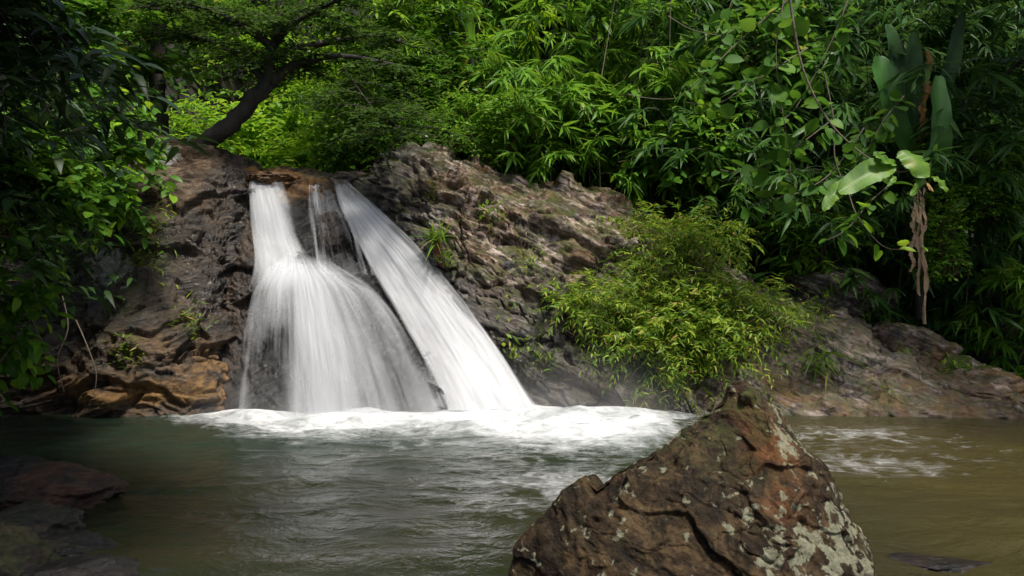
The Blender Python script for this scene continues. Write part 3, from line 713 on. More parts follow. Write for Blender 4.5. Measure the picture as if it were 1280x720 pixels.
def root_at(px, Y): 
    x = (px-640)*Y/FOC
    return (x, Y, float(ground_h(x, Y))-.05)

protos = {}
def bamboo(kind, px, Y, scale, rz, label, group=None, z=None):
    loc = root_at(px, Y)
    if z is not None: loc = (loc[0], loc[1], z)
    if kind not in protos:
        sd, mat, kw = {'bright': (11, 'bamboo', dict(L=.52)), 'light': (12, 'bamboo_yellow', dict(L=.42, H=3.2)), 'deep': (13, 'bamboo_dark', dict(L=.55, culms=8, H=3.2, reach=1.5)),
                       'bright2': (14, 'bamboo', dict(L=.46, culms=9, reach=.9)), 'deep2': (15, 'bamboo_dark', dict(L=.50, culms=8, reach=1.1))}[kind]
        st, lf = bamboo_mesh(sd, **kw)
        o = make_plant('bamboo', st, lf, M['culm'], M[mat], label, 'bamboo', loc, group, 'culm')
        o.rotation_euler = (0, 0, rz); o.scale = (scale,)*3; protos[kind] = o
        return o
    return dup(protos[kind], loc, rz, scale, label, group)

G1 = 'bamboo plants along the top of the outcrop'
front = [('bright', 700, 13.3, .75, .1, 'bamboo with pale drooping leaf fans just above the middle of the outcrop'),
         ('bright2', 640, 13.9, .8, .5, 'bamboo behind the small leaved shrub above the outcrop'),
         ('bright', 775, 13.5, .8, -.3, 'bamboo with glossy leaf fans overhanging the outcrop next to the large rock shrub'),
         ('bright2', 850, 13.6, .85, .7, 'bamboo directly above the crown of the large rock shrub'),
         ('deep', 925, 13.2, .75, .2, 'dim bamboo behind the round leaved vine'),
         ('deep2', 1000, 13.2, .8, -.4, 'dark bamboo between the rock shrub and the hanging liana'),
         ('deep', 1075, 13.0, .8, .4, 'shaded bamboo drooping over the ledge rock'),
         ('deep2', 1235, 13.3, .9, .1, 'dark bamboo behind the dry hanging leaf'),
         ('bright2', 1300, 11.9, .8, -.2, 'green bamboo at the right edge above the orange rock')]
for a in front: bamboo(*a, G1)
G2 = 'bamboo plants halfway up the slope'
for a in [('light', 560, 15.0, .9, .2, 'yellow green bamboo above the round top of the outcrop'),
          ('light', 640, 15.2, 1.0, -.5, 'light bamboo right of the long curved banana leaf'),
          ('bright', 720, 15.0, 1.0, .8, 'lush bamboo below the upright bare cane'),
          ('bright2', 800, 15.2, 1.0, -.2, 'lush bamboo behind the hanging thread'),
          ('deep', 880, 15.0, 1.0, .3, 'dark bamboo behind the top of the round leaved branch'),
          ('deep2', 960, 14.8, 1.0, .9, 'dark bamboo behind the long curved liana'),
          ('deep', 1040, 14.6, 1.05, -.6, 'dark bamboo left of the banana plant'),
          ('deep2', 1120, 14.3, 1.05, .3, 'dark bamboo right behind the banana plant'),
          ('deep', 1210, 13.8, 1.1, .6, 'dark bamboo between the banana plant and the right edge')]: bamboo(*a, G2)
G3 = 'bamboo plants high on the slope'
rg = np.random.default_rng(5)
for k in range(24):
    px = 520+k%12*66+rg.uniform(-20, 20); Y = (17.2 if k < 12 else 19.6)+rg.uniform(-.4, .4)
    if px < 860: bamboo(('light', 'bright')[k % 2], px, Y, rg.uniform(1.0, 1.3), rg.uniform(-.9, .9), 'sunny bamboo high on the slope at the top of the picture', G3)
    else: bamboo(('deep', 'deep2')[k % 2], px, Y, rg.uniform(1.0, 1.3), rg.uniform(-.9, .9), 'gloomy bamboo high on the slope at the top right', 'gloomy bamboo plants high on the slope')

# loose leafy bushes
def bush_mesh(seed, R3, twigs, per, L, tp, clump=1.6, lenr=(.2, .45), droop=.25, shell=.55, base=None, nst=14, roll=.5, sprd=.9, wild=.25):
    """twigs spread through an uneven volume, each carrying leaves on both sides"""
    rng = np.random.default_rng(seed); st = Acc(); lf = Acc(); R3 = np.array(R3, float)
    u = unit(rng.normal(0, 1, (twigs*4, 3))); r = rng.uniform(shell, 1, (twigs*4, 1))
    q = u*r; keep = vn(q*clump*1.4+seed*3.1, seed) > -.12; q = q[keep][:twigs]
    lump = 1+.28*vn(unit(q)*2.2+seed, seed+9); q = q*lump[:, None]; q = q[q[:, 2] > -.75]
    c = q*R3+np.array([0, 0, R3[2]*.8])
    o = unit(q*np.array([1, 1, .5])+rng.normal(0, .35, q.shape)+np.array([0, 0, .25]))
    ln = rng.uniform(*lenr, len(q))
    pos = []; di = []
    for k in range(per):
        s = (k+.6)/per; p = c+o*(ln*s)[:, None]; p[:, 2] -= droop*ln*s*s
        side = np.cross(o, [0, 0, 1.]); side = unit(side)*(1 if k % 2 else -1)
        d = o*.75+side*sprd+rng.normal(0, wild, o.shape); d[:, 2] -= .15+droop*.5
        pos.append(p+rng.normal(0, .01, p.shape)); di.append(d)
    put_leaves(lf, tp, np.concatenate(pos), np.concatenate(di), L*rng.uniform(.6, 1.2, per*len(q)), rng, roll)
    for k in range(min(nst, len(c))):
        b = np.array([*rng.normal(0, .06, 2), 0.]) if base is None else np.array(base)
        e = c[k]; mid = (b+e)/2+rng.normal(0, .08, 3)
        st.add(*tube(curve([b, mid, e, e+o[k]*ln[k]], 9), np.linspace(.018, .004, 9), 4))
    return st, lf

def bush(name, label, cat, loc, seed, R3, twigs, per, L, tp, lmat, group=None, **kw):
    st, lf = bush_mesh(seed, R3, twigs, per, L, tp, **kw)
    return make_plant(name, st, lf, M['stem'], M[lmat], label, cat, loc, group)

# sunlit bushes in the side valley behind the falls
V = 'sunlit bushes in the valley behind the falls'
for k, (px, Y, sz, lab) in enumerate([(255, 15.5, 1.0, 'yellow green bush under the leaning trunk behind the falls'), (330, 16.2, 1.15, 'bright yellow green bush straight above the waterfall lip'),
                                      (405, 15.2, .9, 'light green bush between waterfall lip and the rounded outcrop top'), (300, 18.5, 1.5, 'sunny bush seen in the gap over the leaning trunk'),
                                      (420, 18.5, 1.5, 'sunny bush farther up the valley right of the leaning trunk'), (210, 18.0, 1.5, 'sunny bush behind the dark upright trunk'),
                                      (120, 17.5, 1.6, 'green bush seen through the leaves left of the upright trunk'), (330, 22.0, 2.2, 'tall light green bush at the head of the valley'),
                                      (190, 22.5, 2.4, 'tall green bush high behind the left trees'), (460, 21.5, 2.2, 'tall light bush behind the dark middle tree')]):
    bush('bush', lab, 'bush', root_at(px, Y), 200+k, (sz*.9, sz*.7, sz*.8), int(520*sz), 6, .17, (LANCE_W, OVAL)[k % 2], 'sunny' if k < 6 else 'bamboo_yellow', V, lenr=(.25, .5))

for k, (px, py, Y, sz, lab) in enumerate([(735, 150, 13.6, .62, 'broad leaved bush among the bright bamboo under the upright cane'), (600, 95, 14.0, .6, 'broad leaved bush in the bamboo beside the arching banana leaf'),
        (860, 190, 13.0, .7, 'broad leaved bush under the left end of the round leaved branches'), (1020, 300, 12.4, .6, 'broad leaved bush above the shaded ledge rock'), (960, 60, 13.2, .8, 'broad leaved bush behind the upper curve of the liana'),
        (1230, 210, 12.2, .6, 'broad leaved bush right of the banana plant near the edge')]):
    bush('bush', lab, 'bush', P(px, py+sz*.6*FOC/Y, Y), 340+k, (sz, sz*.6, sz*.8), int(260*sz), 6, (.19, .22)[k % 2], (OVAL, LANCE_W)[k % 2], ('bamboo', 'round', 'oval')[k % 3], 'broad leaved bushes among the bamboo', lenr=(.2, .45), droop=.5)

# dense small leaved shrubs right behind the outcrop top
bush('shrub', 'dense small leaved shrub behind the rounded outcrop top', 'shrub', P(620, 210, 13.2), 301, (.95, .6, .62), 900, 7, .10, TINY, 'bamboo', None, lenr=(.15, .35))
bush('shrub', 'dim small leaved shrub left of the rounded outcrop top', 'shrub', P(465, 228, 13.4), 302, (.75, .6, .75), 700, 7, .11, OVAL, 'oval', None)
bush('shrub', 'dark tall shrub with narrow leaves above the lip of the falls', 'shrub', P(505, 200, 14.2), 303, (.9, .7, 1.3), 1000, 7, .17, LANCE_W, 'oval', None)

bush('fern', 'small leaved green climber hanging beside the banana plant', 'climber', P(1178, 345, 11.6), 305, (.20, .2, .55), 300, 7, .08, TINY, 'bamboo', None, lenr=(.1, .25))
bush('fern', 'small leaved fern below the broad bright leaves at the right', 'fern', P(1235, 270, 11.8), 306, (.5, .3, .3), 380, 7, .08, TINY, 'oval', None, lenr=(.1, .3))

# large shrub on the outcrop, several tufts from one foot
rs = thing('rock_shrub', 'large bushy shrub with fine yellow green leaves growing on the outcrop', 'shrub', P(850, 470, 10.75))
st, lf = Acc(), Acc(); rl = np.array(rs.location)
for k, (px, py, Y, rx, ry, rz, tw) in enumerate([(830, 335, 11.35, .62, .45, .55, 620), (870, 300, 11.6, .55, .45, .40, 420), (760, 385, 11.0, .58, .35, .33, 420), (870, 400, 10.85, .75, .45, .50, 800),
                                                 (935, 385, 10.95, .50, .4, .36, 400), (815, 420, 10.75, .5, .35, .40, 380), (850, 455, 10.55, .32, .25, .36, 240), (715, 385, 10.95, .30, .25, .2, 150), (975, 400, 10.8, .24, .25, .20, 120), (800, 290, 11.8, .38, .3, .25, 160), (900, 440, 10.6, .4, .3, .25, 220)]):
    s_, l_ = bush_mesh(400+k, (rx, ry, rz), int(tw*.34), 20, .105, (LANCE, LANCE_W)[k % 2], 2.8, (.35, .75), .5, .2, nst=0, wild=.35)
    off = np.array(P(px, py, Y))-rl-np.array([0, 0, rz*.8])
    for vv, ff in zip(l_.v, l_.f): lf.v.append(vv+off)
    for ff in l_.f: lf.f.append(ff+lf.n)
    lf.n += l_.n
    rng = np.random.default_rng(k)
    for q in range(7):
        e = off+np.array([0, 0, rz*.8])+rng.normal(0, .28, 3)*np.array([rx, ry, rz])*1.6
        st.add(*tube(curve([rng.normal(0, .05, 3), e*.5+rng.normal(0, .06, 3), e], 8), np.linspace(.014, .003, 8), 4))
st.build('stem', M['stem'], rs); lf.build('foliage', M['rockshrub'], rs)

# left bank shrubs with oval leaves
LB = 'oval leaved shrubs on the left bank'
for k, (px, py, Y, r3, tw, L, mat, lab) in enumerate([(-45, 330, 8.8, (.7, .6, .6), 240, .17, 'oval', 'oval leaved shrub hanging from the left bank at mid height'),
        (115, 215, 10.2, (.75, .5, .6), 330, .17, 'oval', 'oval leaved shrub with a few lit leaves beside the left rock face'),
        (-45, 415, 8.8, (.55, .5, .45), 120, .17, 'oval', 'leafy shrub drooping to the water at the left edge'),
        (0, 240, 8.0, (.7, .6, .5), 260, .16, 'oval', 'dark shrub in front of the left bank near the frame edge'),
        (50, 150, 10.4, (1.0, .7, .7), 380, .16, 'oval', 'dark shrub above the left bank under the hanging branches')]):
    bush('shrub', lab, 'shrub', P(px, py+r3[2]*.8*FOC/Y, Y), 500+k, r3, tw, 6, L, OVAL, mat, LB, lenr=(.25, .5), droop=.5)

# trees ----------------------------------------------------------------
def spray_crown(lf, st, limbs, rng, n, L, tp, ln=(.5, 1.1), per=9, flat=.12, droop=.35, updown=(-.2, .35)):
    """flat layered sprays along the limbs"""
    pos = []; di = []
    for _ in range(n):
        lb = limbs[rng.integers(len(limbs))]; t = rng.uniform(.15, 1)*(len(lb)-1); i = min(int(t), len(lb)-2); p0 = lb[i]+(lb[i+1]-lb[i])*(t-i)
        az = rng.uniform(0, 2*np.pi); o = np.array([math.cos(az), math.sin(az), rng.uniform(*updown)]); l = rng.uniform(*ln)
        s = np.linspace(0, 1, 5)[:, None]; tw = p0+unit(o)*l*s; tw[:, 2] -= droop*l*s[:, 0]**2
        if st is not None: st.add(*tube(tw, np.linspace(.010, .003, 5), 3))
        side = unit(np.cross(o, [0, 0, 1.]))
        for sub in range(4):                                      # side twigs, all in one layer
            q0 = tw[1+sub]; sg = 1 if (sub+_) % 2 else -1; so_ = unit(o*.7+side*sg*.9); l2 = l*.45*rng.uniform(.6, 1.1)
            for base, dr, ll in ((q0, so_, l2), (tw[max(0, sub)], unit(o), l/4)):
                ss = (np.arange(per)+.5)/per
                pp = base+dr*ll*ss[:, None]+rng.normal(0, flat*.15, (per, 3)); pp[:, 2] -= .12*ll*ss**2
                sd_ = unit(np.cross(dr, [0, 0, 1.]))
                dd = dr*.6+sd_*np.where(np.arange(per) % 2, 1, -1)[:, None]+rng.normal(0, .2, (per, 3)); dd[:, 2] -= .12
                pos.append(pp); di.append(dd)
    pos = np.concatenate(pos); put_leaves(lf, tp, pos, np.concatenate(di), L*rng.uniform(.6, 1.15, len(pos)), rng, .35)

def tree(name, label, loc, trunks, limbs, n, L, tp, lmat, seed, ln=(.5, 1.1), per=9, bark='bark', **kw):
    rng = np.random.default_rng(seed); t = thing(name, label, 'tree', loc); l0 = np.array(loc)
    tk = Acc()
    for pts, r0, r1 in trunks:
        c = curve(np.array(pts)-l0, 24); c[1:-1] += .02*rng.normal(0, 1, (22, 3))
        tk.add(*tube(c, np.linspace(r0, r1, 24), 10))
    tk.build('trunk', M[bark], t)
    br = Acc(); lf = Acc(); LS = []
    for pts, r0 in limbs:
        c = curve(np.array(pts)-l0, 12); LS.append(c); br.add(*tube(c, np.linspace(r0, .012, 12), 6))
    spray_crown(lf, br, LS, rng, n, L, tp, ln, per, **kw)
    br.build('branch', M[bark], t); lf.build('crown', M[lmat], t)
    return t

# leaning tree over the falls
tree('leaning_tree', 'dark leaning tree with layered fine foliage over the falls', P(232, 200, 12.6),
     [([P(228, 205, 12.6), P(258, 178, 12.5), P(292, 152, 12.4), P(322, 118, 12.3), P(338, 100, 12.3)], .15, .11)],
     [([P(338, 102, 12.3), P(375, 78, 12.2), P(430, 70, 12.0), P(500, 82, 11.7)], .09), ([P(338, 102, 12.3), P(340, 60, 12.2), P(380, 20, 12.0), P(450, -10, 11.8)], .10),
      ([P(335, 105, 12.3), P(300, 70, 12.4), P(250, 48, 12.4), P(190, 45, 12.2)], .07), ([P(340, 70, 12.2), P(400, 55, 12.4), P(470, 45, 12.6), P(520, 60, 12.7)], .07),
      ([P(342, 60, 12.2), P(300, 30, 12.0), P(240, 5, 11.8), P(170, 10, 11.6)], .07), ([P(345, 50, 12.2), P(350, 10, 12.4), P(360, -40, 12.6), P(370, -90, 12.8)], .08),
      ([P(430, 85, 11.6), P(455, 120, 11.4), P(480, 150, 11.3), P(520, 165, 11.2)], .004)],
     240, .095, TINY, 'fine', 61, (.45, 1.0), 9)
# upright trunk left
tree('upright_tree', 'dark straight trunked tree behind the left rock top', P(197, 200, 12.8),
     [([P(197, 215, 12.8), P(199, 150, 12.8), P(196, 70, 12.8), P(202, -60, 12.8)], .15, .10)],
     [([P(198, 60, 12.8), P(150, 20, 12.5), P(100, 5, 12.2), P(40, 10, 12)], .05), ([P(198, 40, 12.8), P(240, 0, 13), P(300, -20, 13.2), P(340, -15, 13.3)], .05),
      ([P(200, -20, 12.8), P(170, -60, 12.6), P(120, -90, 12.4), P(80, -95, 12.2)], .05), ([P(198, 90, 12.8), P(165, 70, 12.3), P(130, 80, 11.9), P(90, 100, 11.6)], .03)],
     75, .20, OVAL, 'bamboo', 62, (.4, .9), 5)
# dark middle tree right of the leaning one
tree('middle_tree', 'mid green tree with slim trunk behind the top of the falls', P(498, 215, 14.6),
     [([P(498, 225, 14.6), P(499, 150, 14.6), P(492, 80, 14.6), P(498, -40, 14.6)], .07, .05)],
     [([P(498, 150, 14.6), P(460, 120, 14.3), P(420, 115, 14.1), P(390, 130, 14)], .03), ([P(496, 120, 14.6), P(530, 90, 14.3), P(560, 85, 14.1), P(590, 95, 14)], .03),
      ([P(494, 80, 14.6), P(460, 50, 14.4), P(430, 30, 14.2), P(400, 20, 14.2)], .03), ([P(494, 60, 14.6), P(530, 30, 14.4), P(550, 5, 14.2), P(560, -20, 14.2)], .03), ([P(496, 0, 14.6), P(470, -30, 14.4), P(450, -60, 14.4), P(430, -70, 14.4)], .03)],
     150, .15, LANCE_W, 'oval', 63, (.4, .9), 7)
# near dark tree whose branches hang into the left corner
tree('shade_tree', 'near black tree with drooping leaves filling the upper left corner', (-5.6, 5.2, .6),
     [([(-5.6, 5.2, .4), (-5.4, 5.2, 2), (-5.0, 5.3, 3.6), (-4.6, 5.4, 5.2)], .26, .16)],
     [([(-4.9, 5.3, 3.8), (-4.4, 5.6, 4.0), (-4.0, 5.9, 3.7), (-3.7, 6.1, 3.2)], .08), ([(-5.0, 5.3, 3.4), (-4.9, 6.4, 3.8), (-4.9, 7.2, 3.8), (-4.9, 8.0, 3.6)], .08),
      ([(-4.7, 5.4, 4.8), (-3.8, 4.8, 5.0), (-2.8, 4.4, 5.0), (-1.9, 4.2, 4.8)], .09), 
      ([(-4.7, 5.4, 5), (-4.4, 4.0, 5.4), (-3.6, 3.0, 5.4), (-2.2, 2.4, 5.2)], .09), ([(-4.7, 5.4, 5), (-3.8, 4.0, 5.8), (-2.6, 3.6, 6.0), (-1.2, 3.4, 5.8)], .09), ([(-4.9, 5.3, 3.9), (-5.2, 6.5, 3.2), (-5.0, 7.5, 2.8), (-4.8, 8.2, 2.3)], .06)],  # overhead limbs out of view, added to shade the near rocks and water
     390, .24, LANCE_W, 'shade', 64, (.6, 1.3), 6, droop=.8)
# large tree on the right bank, its crown shading the right of the picture
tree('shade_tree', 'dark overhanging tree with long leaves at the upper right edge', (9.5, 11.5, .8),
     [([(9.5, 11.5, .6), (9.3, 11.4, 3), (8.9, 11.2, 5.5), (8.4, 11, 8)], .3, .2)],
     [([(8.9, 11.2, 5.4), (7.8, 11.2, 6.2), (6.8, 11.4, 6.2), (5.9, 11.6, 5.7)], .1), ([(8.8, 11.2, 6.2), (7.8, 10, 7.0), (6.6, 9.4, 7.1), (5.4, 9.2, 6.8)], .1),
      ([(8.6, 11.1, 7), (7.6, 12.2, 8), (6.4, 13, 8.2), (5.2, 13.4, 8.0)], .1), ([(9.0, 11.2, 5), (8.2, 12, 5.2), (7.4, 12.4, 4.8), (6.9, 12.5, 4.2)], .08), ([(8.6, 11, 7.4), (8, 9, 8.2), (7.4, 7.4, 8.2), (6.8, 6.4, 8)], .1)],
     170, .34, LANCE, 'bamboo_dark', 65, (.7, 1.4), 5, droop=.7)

# lianas with round leaves -------------------------------------------------
def liana(name, label, cat, pts, r, L, lmat, seed, step=.12, tp=ROUND, smat='vine', skip=.0, group=None, pet=.05):
    rng = np.random.default_rng(seed); c = curve([P(*q) for q in pts], 60); l0 = c[0].copy(); c = c-l0
    t = thing(name, label, cat, tuple(l0), group); Acc().add(*tube(c, np.linspace(r, r*.4, 60), 6)).build('stem', M[smat], t)
    seg = np.concatenate([[0], np.cumsum(np.linalg.norm(np.diff(c, axis=0), axis=1))]); s = np.arange(step+skip*seg[-1], seg[-1], step)
    if len(s):
        pp = np.stack([np.interp(s, seg, c[:, k]) for k in range(3)], 1)
        d = rng.normal(0, .7, (len(s), 3)); d[:, 2] -= .45; d[:, 1] -= .35
        d[:, 0] += np.where(np.arange(len(s)) % 2, .9, -.9)
        lf = Acc(); put_leaves(lf, tp, pp+unit(d)*pet, d, L*rng.uniform(.6, 1.2, len(s)), rng, .5); lf.build('foliage', M[lmat], t)
    return t
liana('liana', 'long curved brown liana hanging across the right thicket', 'liana', [(985, -20, 9.6), (992, 30, 9.6), (1005, 90, 9.6), (1035, 150, 9.6), (1075, 190, 9.6), (1115, 214, 9.6)], .016, .2, 'round', 70, .16)
liana('liana', 'thin pale liana trailing down under the round leaves', 'liana', [(1030, 90, 10), (1042, 150, 10), (1044, 200, 10), (1060, 240, 10), (1072, 270, 9.9), (1100, 305, 9.8), (1125, 312, 9.8), (1150, 306, 9.7)], .009, .15, 'sunny', 71, .13, skip=.5)
RB = 'round leaved branches in front of the right thicket'
for k, (pts, lab) in enumerate([([(1000, -10, 10.2), (960, 20, 10.2), (920, 55, 10.1), (880, 95, 10), (850, 120, 10)], 'upper round leaved branch reaching left over the thicket'),
        ([(1010, 60, 10.4), (970, 85, 10.3), (930, 110, 10.2), (895, 130, 10.1), (858, 128, 10.1)], 'round leaved branch with pale tip leaves at its left end'),
        ([(1040, 150, 10.4), (1000, 180, 10.3), (960, 205, 10.2), (925, 215, 10.2), (900, 212, 10.2)], 'round leaved branch just above the rock shrub'),
        ([(980, 0, 10.0), (970, 60, 10.0), (975, 120, 10), (985, 180, 10), (990, 240, 10)], 'round leaved branch hanging straight down behind the curved liana'),
        ([(1060, 0, 10.2), (1040, 50, 10.2), (1015, 100, 10.2), (990, 140, 10.2), (960, 160, 10.1)], 'round leaved branch crossing the curved liana'),
        ([(920, -10, 10.4), (905, 30, 10.4), (900, 70, 10.3), (880, 110, 10.3)], 'round leaved branch at the top hanging beside the thread'),
        ([(1080, 160, 10.6), (1040, 215, 10.4), (1000, 240, 10.3), (960, 250, 10.3), (930, 262, 10.3)], 'lowest round leaved branch over the top of the rock shrub'),
        ([(1130, 120, 10.8), (1105, 150, 10.6), (1085, 185, 10.5), (1060, 215, 10.4)], 'round leaved branch between the banana plant and the curved liana'),
        ([(1120, 225, 10.4), (1090, 250, 10.3), (1060, 285, 10.2), (1035, 300, 10.2)], 'round leaved branch under the sprig of broad leaves')]):
    t = liana('leafy_branch', lab, 'branch', pts, .010, .19, 'round', 80+k, .055, group=RB)
liana('bare_twig', 'bare arching brown twig in the middle of the green slope', 'twig', [(785, 118, 12.4), (805, 122, 12.3), (830, 124, 12.2), (850, 122, 12.2)], .008, .12, 'round', 95, 2)
liana('bare_twig', 'curved bare twig near the top of the green slope', 'twig', [(835, 20, 12), (860, 35, 12), (885, 42, 12), (905, 45, 12)], .008, .12, 'round', 96, 2)
liana('hanging_thread', 'thin pale straight aerial root hanging over the green slope', 'aerial root', [(839, -20, 11.5), (838, 20, 11.5), (837, 60, 11.5), (836, 85, 11.5)], .006, .1, 'round', 97, 2)
liana('bare_cane', 'upright pale bare cane among the bright bamboo', 'cane', [(752, 95, 13.0), (758, 60, 13.1), (765, 20, 13.2), (772, -20, 13.3)], .008, .1, 'round', 98, 3)

HR = 'thin bare roots hanging over the left rock face'
for k, (pts, lab) in enumerate([([(78, 370, 9.8), (85, 410, 9.75), (72, 450, 9.7), (80, 490, 9.7)], 'bare root hanging straight at the shaded left end of the rock face'), ([(95, 400, 9.9), (108, 430, 9.8), (120, 465, 9.75), (118, 492, 9.75)], 'bare root curving over the ochre foot of the rock face'),
                              ([(85, 330, 10), (100, 318, 9.9), (112, 305, 9.9), (118, 296, 9.9)], 'short twig poking out of the left bank leaves'), ([(40, 400, 9.4), (60, 440, 9.4), (85, 460, 9.5), (110, 470, 9.6)], 'long bare root slanting from the left bank shrub')]):
    liana('hanging_root', lab, 'root', pts, .009, .1, 'oval', 110+k, 3, group=HR)

# big-leaved plants -----------------------------------------------------------
def strip_leaf(path, width, n=24, m=7, wave=.03, seed=0, torn=0.0, round_=.5, side=None):
    """a long leaf blade: arched along its path, folded at the midrib, wavy rim, real tears"""
    rng = np.random.default_rng(seed); c = curve(path, n); t = unit(np.gradient(c, axis=0))
    s = unit(np.cross(t, np.array([0, 0, 1.])+.001*np.ones(3))) if side is None else np.broadcast_to(unit(np.array(side, float)), t.shape)
    nn = np.cross(s, t); u = np.linspace(-1, 1, m); x = np.linspace(0, 1, n)
    wv = width/2*np.maximum(np.sin(np.pi*np.clip(x*.96+.02, 0, 1))**round_, .02)
    rag = 1-torn*rng.random((n, 1))*(np.abs(u)[None]**2)
    g = c[:, None]+s[:, None]*(u[None, :, None]*(wv[:, None]*rag)[..., None])+nn[:, None]*((.22*np.abs(u)*wv[:, None]+wave*np.abs(u)*np.sin(x*19+seed)[:, None])[..., None])
    return g.reshape(-1, 3), grid_faces(m, n)
bl = P(1150, 330, 12.4)
bn = thing('banana_plant', 'dark banana plant with upright paddle leaves in the right thicket', 'banana plant', bl)
Acc().add(*tube(curve([(0, 0, -.8), (.0, 0, .3), (.02, 0, 1.1), (.0, 0, 1.7)], 14), np.linspace(.07, .05, 14), 10)).build('stem', M['bark'], bn)
for k, (pts, wd, mt) in enumerate([([P(1150, 220, 12.4), P(1142, 150, 12.3), P(1140, 90, 12.3), P(1143, 40, 12.35)], .34, 'banana'), ([P(1160, 215, 12.4), P(1172, 140, 12.3), P(1188, 80, 12.3), P(1203, 15, 12.35)], .30, 'banana'),
                                   ([P(1165, 225, 12.2), P(1175, 185, 11.7), P(1174, 135, 11.6), P(1172, 95, 11.7)], .36, 'banana_mid'), ([P(1150, 215, 12.3), P(1125, 165, 12.0), P(1105, 100, 11.95), P(1098, 70, 12)], .42, 'banana_mid'),
                                   ([P(1150, 210, 12.4), P(1130, 130, 12.6), P(1122, 80, 12.7), P(1110, 30, 12.7)], .34, 'banana'), ([P(1155, 215, 12.3), P(1185, 170, 12), P(1215, 160, 11.8), P(1250, 155, 11.6)], .22, 'banana')]):
    a, f = strip_leaf(np.array(pts), wd, 26, 9, .015, k, .12, .45, (1, .25, 0)); Acc().add(a-np.array(bl), f).build('leaf', M[mt], bn)
a, f = strip_leaf(np.array([P(1150, 175, 12.0), P(1154, 130, 11.9), P(1158, 95, 11.9), P(1161, 62, 11.9)]), .20, 40, 7, .03, 5, .75, .4, (1, .3, 0)); Acc().add(a-np.array(bl), f).build('withered_leaf', M['orange_dry'], bn)
ac = Acc()
for k, (x0, x1, y1, wd) in enumerate([(1142, 1140, 340, .10), (1150, 1158, 405, .09), (1146, 1150, 370, .08), (1154, 1152, 330, .07)]):
    a, f = strip_leaf(np.array([P(x0, 235, 11.9), P(x0+2, 275, 11.35), P((x0+x1)/2, 310, 11.2), P(x1, y1, 11.2)]), wd*1.3, 50, 7, .04, 20+k, .85, .3, (1, .4, 0)); ac.add(a-np.array(bl), f)
ac.build('dry_leaf', M['dry'], bn)

bp_ = P(1100, 215, 9.6)
bb = thing('broad_leaf_plant', 'sprig of broad bright green leaves with browned rims on the liana', 'plant', bp_)
Acc().add(*tube(curve([np.array(P(1100, 213, 9.62))-np.array(bp_), np.array(P(1125, 215, 9.6))-np.array(bp_), np.array(P(1150, 210, 9.6))-np.array(bp_)], 8), .008, 5)).build('stem', M['vine'], bb)
for k, (a0, a1, a2, wd, mt) in enumerate([((1118, 206), (1090, 215), (1048, 240), .34, 'bigleaf'), ((1062, 228), (1045, 240), (1028, 262), .22, 'bigleaf'), ((1128, 188), (1145, 200), (1158, 222), .34, 'bigleaf'), ((1150, 212), (1152, 225), (1140, 245), .16, 'bigleaf'), ((1120, 205), (1105, 200), (1092, 192), .14, 'bigleaf'),
                                          ((1165, 220), (1176, 226), (1184, 240), .10, 'grass'), ((1150, 222), (1158, 230), (1166, 236), .15, 'orange_dry'), ((1085, 215), (1086, 228), (1080, 238), .17, 'bigleaf'), ((1112, 215), (1116, 225), (1112, 232), .13, 'bigleaf')]):
    a, f = strip_leaf(np.array([P(*a0, 9.6), P(*a1, 9.5), P(*a2, 9.45)]), wd*1.0, 44, 11, .012, 40+k, .16, .5, (1, .3, .2) if abs(a2[1]-a0[1]) > abs(a2[0]-a0[0]) else (-.15, .5, .85)); Acc().add(a-np.array(bp_), f).build('leaf', M[mt], bb)

bl2 = P(590, 60, 14.5)
b2 = thing('banana_plant', 'light green banana leaf arching beside the bamboo at the top', 'banana plant', bl2)
Acc().add(*tube(curve([(0, 0, -2.2), (0.02, 0, -1), (0, 0, 0)], 8), .05, 8)).build('stem', M['culm'], b2)
a, f = strip_leaf(np.array([P(592, 60, 14.5), P(578, 18, 14.3), P(555, 22, 14.1), P(532, 52, 14.0)]), .42, 30, 9, .02, 3, .1, .45, (.4, .5, .75)); Acc().add(a-np.array(bl2), f).build('leaf', M['banana_light'], b2)

# low dark leaves covering the soil of the slope
rng = np.random.default_rng(9); N = 16000
N = 30000; x = rng.uniform(-15, 17, N); y = rng.uniform(12.2, 23, N); kk = (y > 13.3) | (x > 3); x, y = x[kk], y[kk]
p = np.stack([x, y, ground_h(x, y)+rng.uniform(0, 1, len(x))*(.35+1.6*smooth(np.abs(x-1.5), 7.5, 9))], 1); d = rng.normal(0, 1, (len(x), 3)); d[:, 1] -= .6; d[:, 2] = np.abs(d[:, 2])*.6
lf = Acc(); put_leaves(lf, LANCE_W, p, d, rng.uniform(.2, .42, len(x))*(1+.5*smooth(np.abs(x-1.5), 7.5, 9)), rng, .5)
lf.build('undergrowth', M['bamboo_dark'])["kind"] = "stuff"

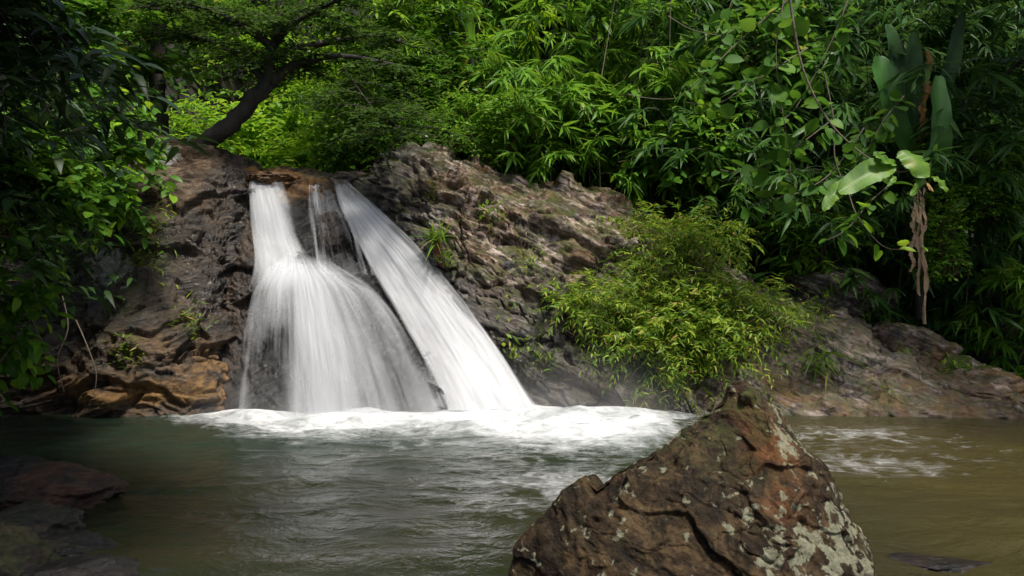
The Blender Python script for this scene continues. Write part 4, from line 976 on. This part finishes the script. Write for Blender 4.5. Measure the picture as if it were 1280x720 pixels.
# grass tufts and small plants on the rocks -------------------------------------
def tuft(label, px, py, Y, n, L, seed, tp=BLADE, mat='grass', name='grass_tuft', cat='grass tuft', sp=.05, droop=.1, red=False, rx=None):
    rng = np.random.default_rng(seed); loc = P(px, py, Y); t = thing(name, label, cat, loc, 'small plants growing on the rocks')
    az = rng.uniform(0, 2*np.pi, n); d = np.stack([np.cos(az)*.7, np.sin(az)*.7-.35, rng.uniform(.3, 1.3, n)-droop], 1)
    p = rng.normal(0, 1, (n, 3))*np.array([sp if rx is None else rx, sp*.6, sp])
    lf = Acc(); put_leaves(lf, tp, p, d, L*rng.uniform(.5, 1.1, n), rng, .4); lf.build('foliage', M[mat], t)
    if red:
        st = Acc()
        for k in range(7):
            st.add(*tube(curve([(0, 0, 0), (.02*k-.06, -.05, -.1), (.02*k-.05, -.06, -.25-.02*k)], 6), .006, 4))
        st.build('root', M['redstem'], t)
    return t
tuft('long bladed grass tuft with red roots right of the chute', 548, 300, 11.15, 60, .42, 1, red=True)
tuft('tiny ferns below the long bladed grass tuft', 560, 325, 11.1, 60, .14, 2, LANCE, 'rockshrub')
for k, a in enumerate([('moss cushion on top of the outcrop ledge', 545, 245, 11.6, 90, .10), ('little green tuft near the outcrop crest', 610, 270, 11.55, 60, .14), ('low weeds on the outcrop left of the rock shrub', 660, 325, 11.1, 90, .14),
                       ('small yellowish weed on the lower outcrop face', 640, 405, 10.8, 40, .12), ('hanging weed near the foot of the outcrop', 684, 455, 10.55, 60, .16), ('pale weed on the wet outcrop foot', 650, 440, 10.6, 40, .14),
                       ('bright weed patch behind the lower outcrop slab', 1135, 455, 11.2, 160, .14), ('weed tuft on the mossy low rock', 1195, 462, 11.2, 120, .14), ('small bright clover patch near the water', 1122, 498, 10.15, 60, .09),
                       ('tiny bright weed on the outcrop slab', 1097, 492, 10.2, 40, .08), ('small round green weed on the orange rock', 1252, 500, 10.5, 80, .10), ('small weed beside the foot of the rock shrub', 1020, 380, 11.7, 60, .12),
                       ('little weed on the shaded ledge rock', 1085, 398, 11.9, 60, .12)]):
    tuft(*a[:5], a[5]*.8, 600+k, (LANCE, TINY)[k % 2], 'rockshrub', 'rock_weed', 'weed', .10)
tuft('dry yellow grass drooping under the right end of the rock shrub', 1025, 448, 10.6, 60, .38, 630, BLADE, 'grass', sp=.08, droop=.9)
tuft('long green moss streak hanging on the left rock face', 190, 300, 10.95, 420, .16, 631, LANCE, 'rockshrub', 'moss_patch', 'moss', .24, .7, rx=.13)
tuft('upper part of the left rock face moss with yellow tips', 180, 340, 10.7, 260, .14, 632, LANCE, 'rockshrub', 'moss_patch', 'moss', .16, .6)
tuft('small moss clump low on the left rock face', 160, 440, 10.0, 120, .12, 633, LANCE, 'rockshrub', 'moss_patch', 'moss', .09, .5)
tuft('weed hanging on the ledge left of the falls', 238, 405, 10.4, 90, .14, 634, LANCE, 'rockshrub', 'rock_weed', 'weed', .12, .4)
